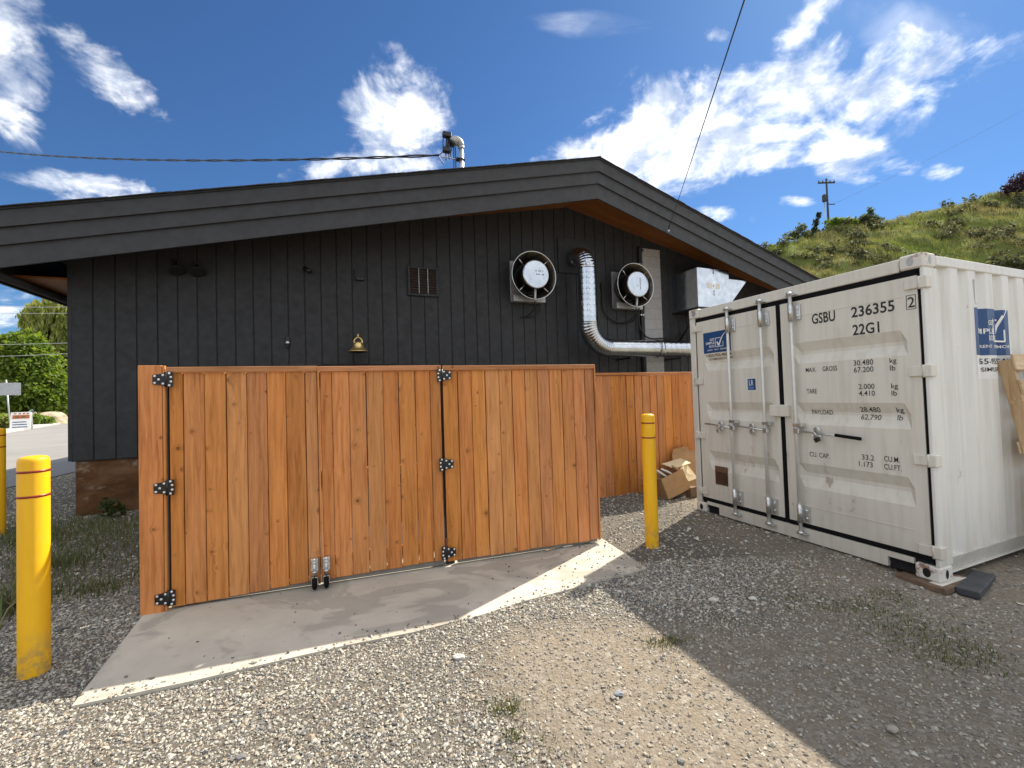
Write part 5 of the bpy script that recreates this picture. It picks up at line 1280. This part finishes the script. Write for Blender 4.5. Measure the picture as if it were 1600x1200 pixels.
def stones(n, xr, yr, smin, smax, seed, hi=True, slab_only=False, zoff=0.0):
    r = np.random.default_rng(seed); x = r.uniform(*xr, n); y = r.uniform(*yr, n)
    onslab = inpoly(x, y, SLAB)
    if slab_only:
        keep = onslab
    else:
        pat = .5 + .5 * np.sin(1.7 * x + .9 * np.sin(2.3 * y)) * np.sin(2.1 * y - .8 * x + 1)
        dens = (1 - .86 * tanzone(x, y)) * (.84 + .16 * pat)
        # leave out building, container footprint, road, back wall
        cx_, cy_ = x - CB[0], y - CB[1]; ux = cx_ * math.cos(CT) + cy_ * math.sin(CT); uy = -cx_ * math.sin(CT) + cy_ * math.cos(CT)
        inC = (ux > .1) & (uy > .1) & (uy < 2.4)
        bx, by = x + 6.418, y - 6.236; vy = -bx * math.sin(BT) + by * math.cos(BT); vx = bx * math.cos(BT) + by * math.sin(BT)
        inB = (vy > .0) & (vx > 0)
        fx = (x - F0.x) * math.cos(FT) + (y - F0.y) * math.sin(FT); fy = -(x - F0.x) * math.sin(FT) + (y - F0.y) * math.cos(FT)
        behind = (fx > .1) & (fx < 3.8) & (fy > .25)
        road_ = x < np.interp(y, [-5, 8, 10.65, 26], [-9.3, -10.0, -10.7, -15])
        keep = (r.random(n) < dens) & ~onslab & ~inC & ~inB & ~behind & ~road_
    x = x[keep]; y = y[keep]; n = len(x)
    PV, PF = (ico(1) if hi else (OCT_V, OCT_F))
    m = len(PV)
    size = (smin + (smax - smin) * r.random(n) ** 2.2)
    big = r.random(n) < .012; size[big] *= 1.7
    jit = 1 + .30 * r.normal(size=(n, m)).clip(-1.4, 1.4)
    V = PV[None] * jit[:, :, None] * size[:, None, None] * np.stack([np.ones(n), .6 + .4 * r.random(n), .42 + .36 * r.random(n)], 1)[:, None, :]
    a = r.uniform(0, 2 * PI, n); t = r.normal(size=n) * .35
    c, s_ = np.cos(a), np.sin(a); ct, st_ = np.cos(t), np.sin(t)
    vx = V[..., 0]; vy = V[..., 1] * ct[:, None] - V[..., 2] * st_[:, None]; vz = V[..., 1] * st_[:, None] + V[..., 2] * ct[:, None]
    wx = vx * c[:, None] - vy * s_[:, None]; wy = vx * s_[:, None] + vy * c[:, None]
    base = np.where(inpoly(x, y, SLAB), .008, undul(x, y)) + size * (.12 + .25 * r.random(n)) + zoff
    V = np.stack([wx + x[:, None], wy + y[:, None], vz + base[:, None]], -1).reshape(-1, 3)
    F = (PF[None] + (np.arange(n) * m)[:, None, None]).reshape(-1, 3)
    tz = tanzone(x, y)[:, None]
    pc = PAL[r.integers(0, len(PAL), n)] * (.85 + .3 * r.random((n, 1))); pc = pc * (1 - .25 * tz) + np.array([.33, .275, .205]) * .25 * tz
    return V, F, np.repeat(pc, m, 0)
Va, Fa, Ca = stones(62000, (-3.9, 3.4), (1.15, 4.0), .0055, .0125, 61); Vb, Fb, Cb = stones(100000, (-3.9, 3.4), (1.15, 4.0), .0052, .0098, 68, hi=False)
V = np.concatenate([Va, Vb]); F = np.concatenate([Fa, Fb + len(Va)]); C = np.concatenate([Ca, Cb])
tag(inst('gravel', npmesh('gravel', V, F, 'stone', C, smooth=False)), 'loose grey and tan gravel over the near yard', 'gravel', kind='stuff')
V, F, C = stones(95000, (-11, 6.5), (3.0, 10.0), .010, .021, 62, hi=False)
tag(inst('gravel', npmesh('gravel', V, F, 'stone', C, smooth=False)), 'loose gravel further back towards the building and fence', 'gravel', kind='stuff')
# pebbles kicked onto the pad, denser to the right
r_ = np.random.default_rng(5)
def slab_pebbles():
    V, F, C = stones(9000, (-2.4, 1.1), (2.2, 4.6), .0045, .0130, 64, True, True)
    m = 12; n = len(V) // m; ctr = V.reshape(n, m, 3).mean(1)
    edge = ctr[:, 1] - np.interp(ctr[:, 0], [p[0] for p in SLAB_PTS] + [1.13], [p[1] for p in SLAB_PTS] + [3.82])     # distance in from the front edge
    wob = .075 + .035 * np.sin(5 * ctr[:, 0]) + .03 * np.sin(11 * ctr[:, 0] + 1)
    pr = np.clip((ctr[:, 0] + .2) / 1.1, 0, 1) ** 1.5 * .30 + np.clip(1.2 - edge / wob, 0, 1) * 1.0 + np.clip(1 - edge / .25, 0, 1) ** 2 * .12 + .010
    rim = np.clip(1.2 - edge / wob, 0, 1)
    k = r_.random(n) < pr
    V = V.reshape(n, m, 3)[k].reshape(-1, 3); C = (C.reshape(n, m, 3) * (.55 + .45 * rim)[:, None, None])[k].reshape(-1, 3)
    PF = ico(1)[1]; F = (PF[None] + (np.arange(k.sum()) * m)[:, None, None]).reshape(-1, 3); return V, F, C
V, F, C = slab_pebbles()
tag(inst('pebbles', npmesh('pebbles', V, F, 'stone', C)), 'dark pebbles scattered on the concrete pad', 'pebbles', kind='stuff')
# larger stones
def bigstone(x, y, s_, col, label, seed):
    r = np.random.default_rng(seed); PV, PF = ico(2); k = 1 + .12 * r.normal(size=len(PV)); V = PV * k[:, None] * np.array([s_, s_ * .75, s_ * .4]); 
    o = inst('stone', npmesh('stone', V, PF, 'stone', np.tile(col, (len(V), 1)), smooth=False), None, (x, y, .012)); tag(o, label, 'stone', 'larger stones on the yard')
bigstone(-.37, 2.60, .036, (.42, .41, .39), 'flat pale grey stone on the sunlit gravel before the gates', 1)
bigstone(1.43, 3.20, .034, (.55, .50, .44), 'pale stone on the shaded gravel before the container door', 2)
bigstone(.50, 2.25, .026, (.24, .25, .27), 'blue-grey stone on the sunlit tan ground', 3)
bigstone(1.66, 1.97, .026, (.33, .29, .24), 'tan stone just inside the container shadow', 4)
bigstone(1.72, 3.20, .03, (.58, .54, .48), 'white stone right of the pale stone before the container', 6)

def blades(patches, seed, cols, h=(.04, .12), w=.004):
    r = np.random.default_rng(seed); Vs = []; Cs = []
    for x, y, rx, ry, n, hs in patches:
        px = x + r.normal(size=n) * rx * .5; py = y + r.normal(size=n) * ry * .5
        a = r.uniform(0, 2 * PI, n); hh = r.uniform(*h, n) * hs; ln = hh * r.uniform(.2, .9, n)
        dx, dy = np.cos(a), np.sin(a); ww = w * r.uniform(.6, 1.5, n) * max(.8, hs * .8); z0 = np.where(inpoly(px, py, SLAB), .008, undul(px, py)) - .004
        nx, ny = -dy, dx
        b0 = np.stack([px + nx * ww, py + ny * ww, z0], 1); b1 = np.stack([px - nx * ww, py - ny * ww, z0], 1)
        m1 = np.stack([px + dx * ln * .35 - nx * ww * .8, py + dy * ln * .35 - ny * ww * .8, z0 + hh * .65], 1); m0 = np.stack([px + dx * ln * .35 + nx * ww * .8, py + dy * ln * .35 + ny * ww * .8, z0 + hh * .65], 1)
        t1 = np.stack([px + dx * ln - nx * ww * .15, py + dy * ln - ny * ww * .15, z0 + hh], 1); t0 = np.stack([px + dx * ln + nx * ww * .15, py + dy * ln + ny * ww * .15, z0 + hh], 1)
        Vs.append(np.stack([b0, b1, m1, m0, t1, t0], 1).reshape(-1, 3)); c = np.array(cols)[r.integers(0, len(cols), n)] * (.7 + .6 * r.random((n, 1))); Cs.append(np.repeat(c, 6, 0))
    V = np.concatenate(Vs); C = np.concatenate(Cs); n = len(V) // 6; i = np.arange(n) * 6
    F = np.concatenate([np.stack([i, i + 1, i + 2, i + 3], 1), np.stack([i + 3, i + 2, i + 4, i + 5], 1)]); return V, F, C
GR_ = [(.085, .115, .035), (.105, .135, .042), (.135, .15, .055), (.21, .185, .10)]
V, F, C = blades([(-4.6, 4.9, 1.3, 1.0, 2300, .65), (-5.6, 5.6, 1.6, .8, 3600, .8), (-4.2, 3.8, .5, .5, 300, .8), (-6.6, 5.0, 1.2, 1.0, 1400, 1.0), (-4.05, 3.25, .28, .35, 420, 1.9), (-4.6, 4.3, .4, .3, 260, 1.3), (-3.3, 4.2, .3, .3, 260, 1.2), (-3.05, 3.75, .15, .15, 160, 1.4), (-3.6, 3.7, .3, .2, 240, 1.1)], 71, GR_)
tag(inst('weedy_grass', npmesh('weedy_grass', V, F, 'grass', C)), 'weedy grass along the building foundation at left', 'grass', kind='stuff')
V, F, C = blades([(-.08, 2.17, .12, .08, 160, .45), (.92, 2.70, .16, .07, 220, .4), (-.05, 2.0, .05, .05, 60, .4), (2.37, 3.05, .3, .12, 300, .35), (2.45, 2.75, .35, .25, 520, .35), (2.5, 2.5, .3, .2, 460, .4), (2.0, 3.2, .3, .2, 260, .3), (1.4, 2.9, .4, .25, 160, .3), (2.75, 3.2, .2, .2, 160, .4), (.05, 1.95, .2, .1, 40, .4)], 72, [(.07, .095, .02), (.09, .11, .028), (.13, .12, .04)], h=(.03, .09), w=.0028)
tag(inst('yard_weeds', npmesh('yard_weeds', V, F, 'grass', C)), 'low green weeds sprouting through the yard gravel', 'weeds', kind='stuff')
def weed_plant(x, y, h, n, label, seed):
    e = empty('weed_plant', (x, y, 0)); tag(e, label, 'plant', 'weeds at the foundation')
    V, F, C = leafcloud([(0, 0, h * .5), (.1, 0, h * .35), (-.1, .03, h * .4)], [(.14, .14, h * .45), (.12, .1, h * .3), (.12, .1, h * .3)], n, .05, [(.06, .09, .025), (.08, .11, .035), (.05, .07, .02)], seed=seed, shell=.3)
    inst('leaves', npmesh('leaves', V, F, 'leaf', C), e)
    mb = MB()
    for k in range(5): mb.tube([(0, 0, -.02), (random.uniform(-.12, .12), random.uniform(-.1, .1), h * .85)], [.006, .003], 5)
    mb.build('stems', 'trunk', e)
weed_plant(-5.75, 6.15, .30, 150, 'leafy weed against the foundation corner, left of the two', 91); weed_plant(-5.15, 6.35, .34, 150, 'leafy weed against the foundation, right of the two', 92)
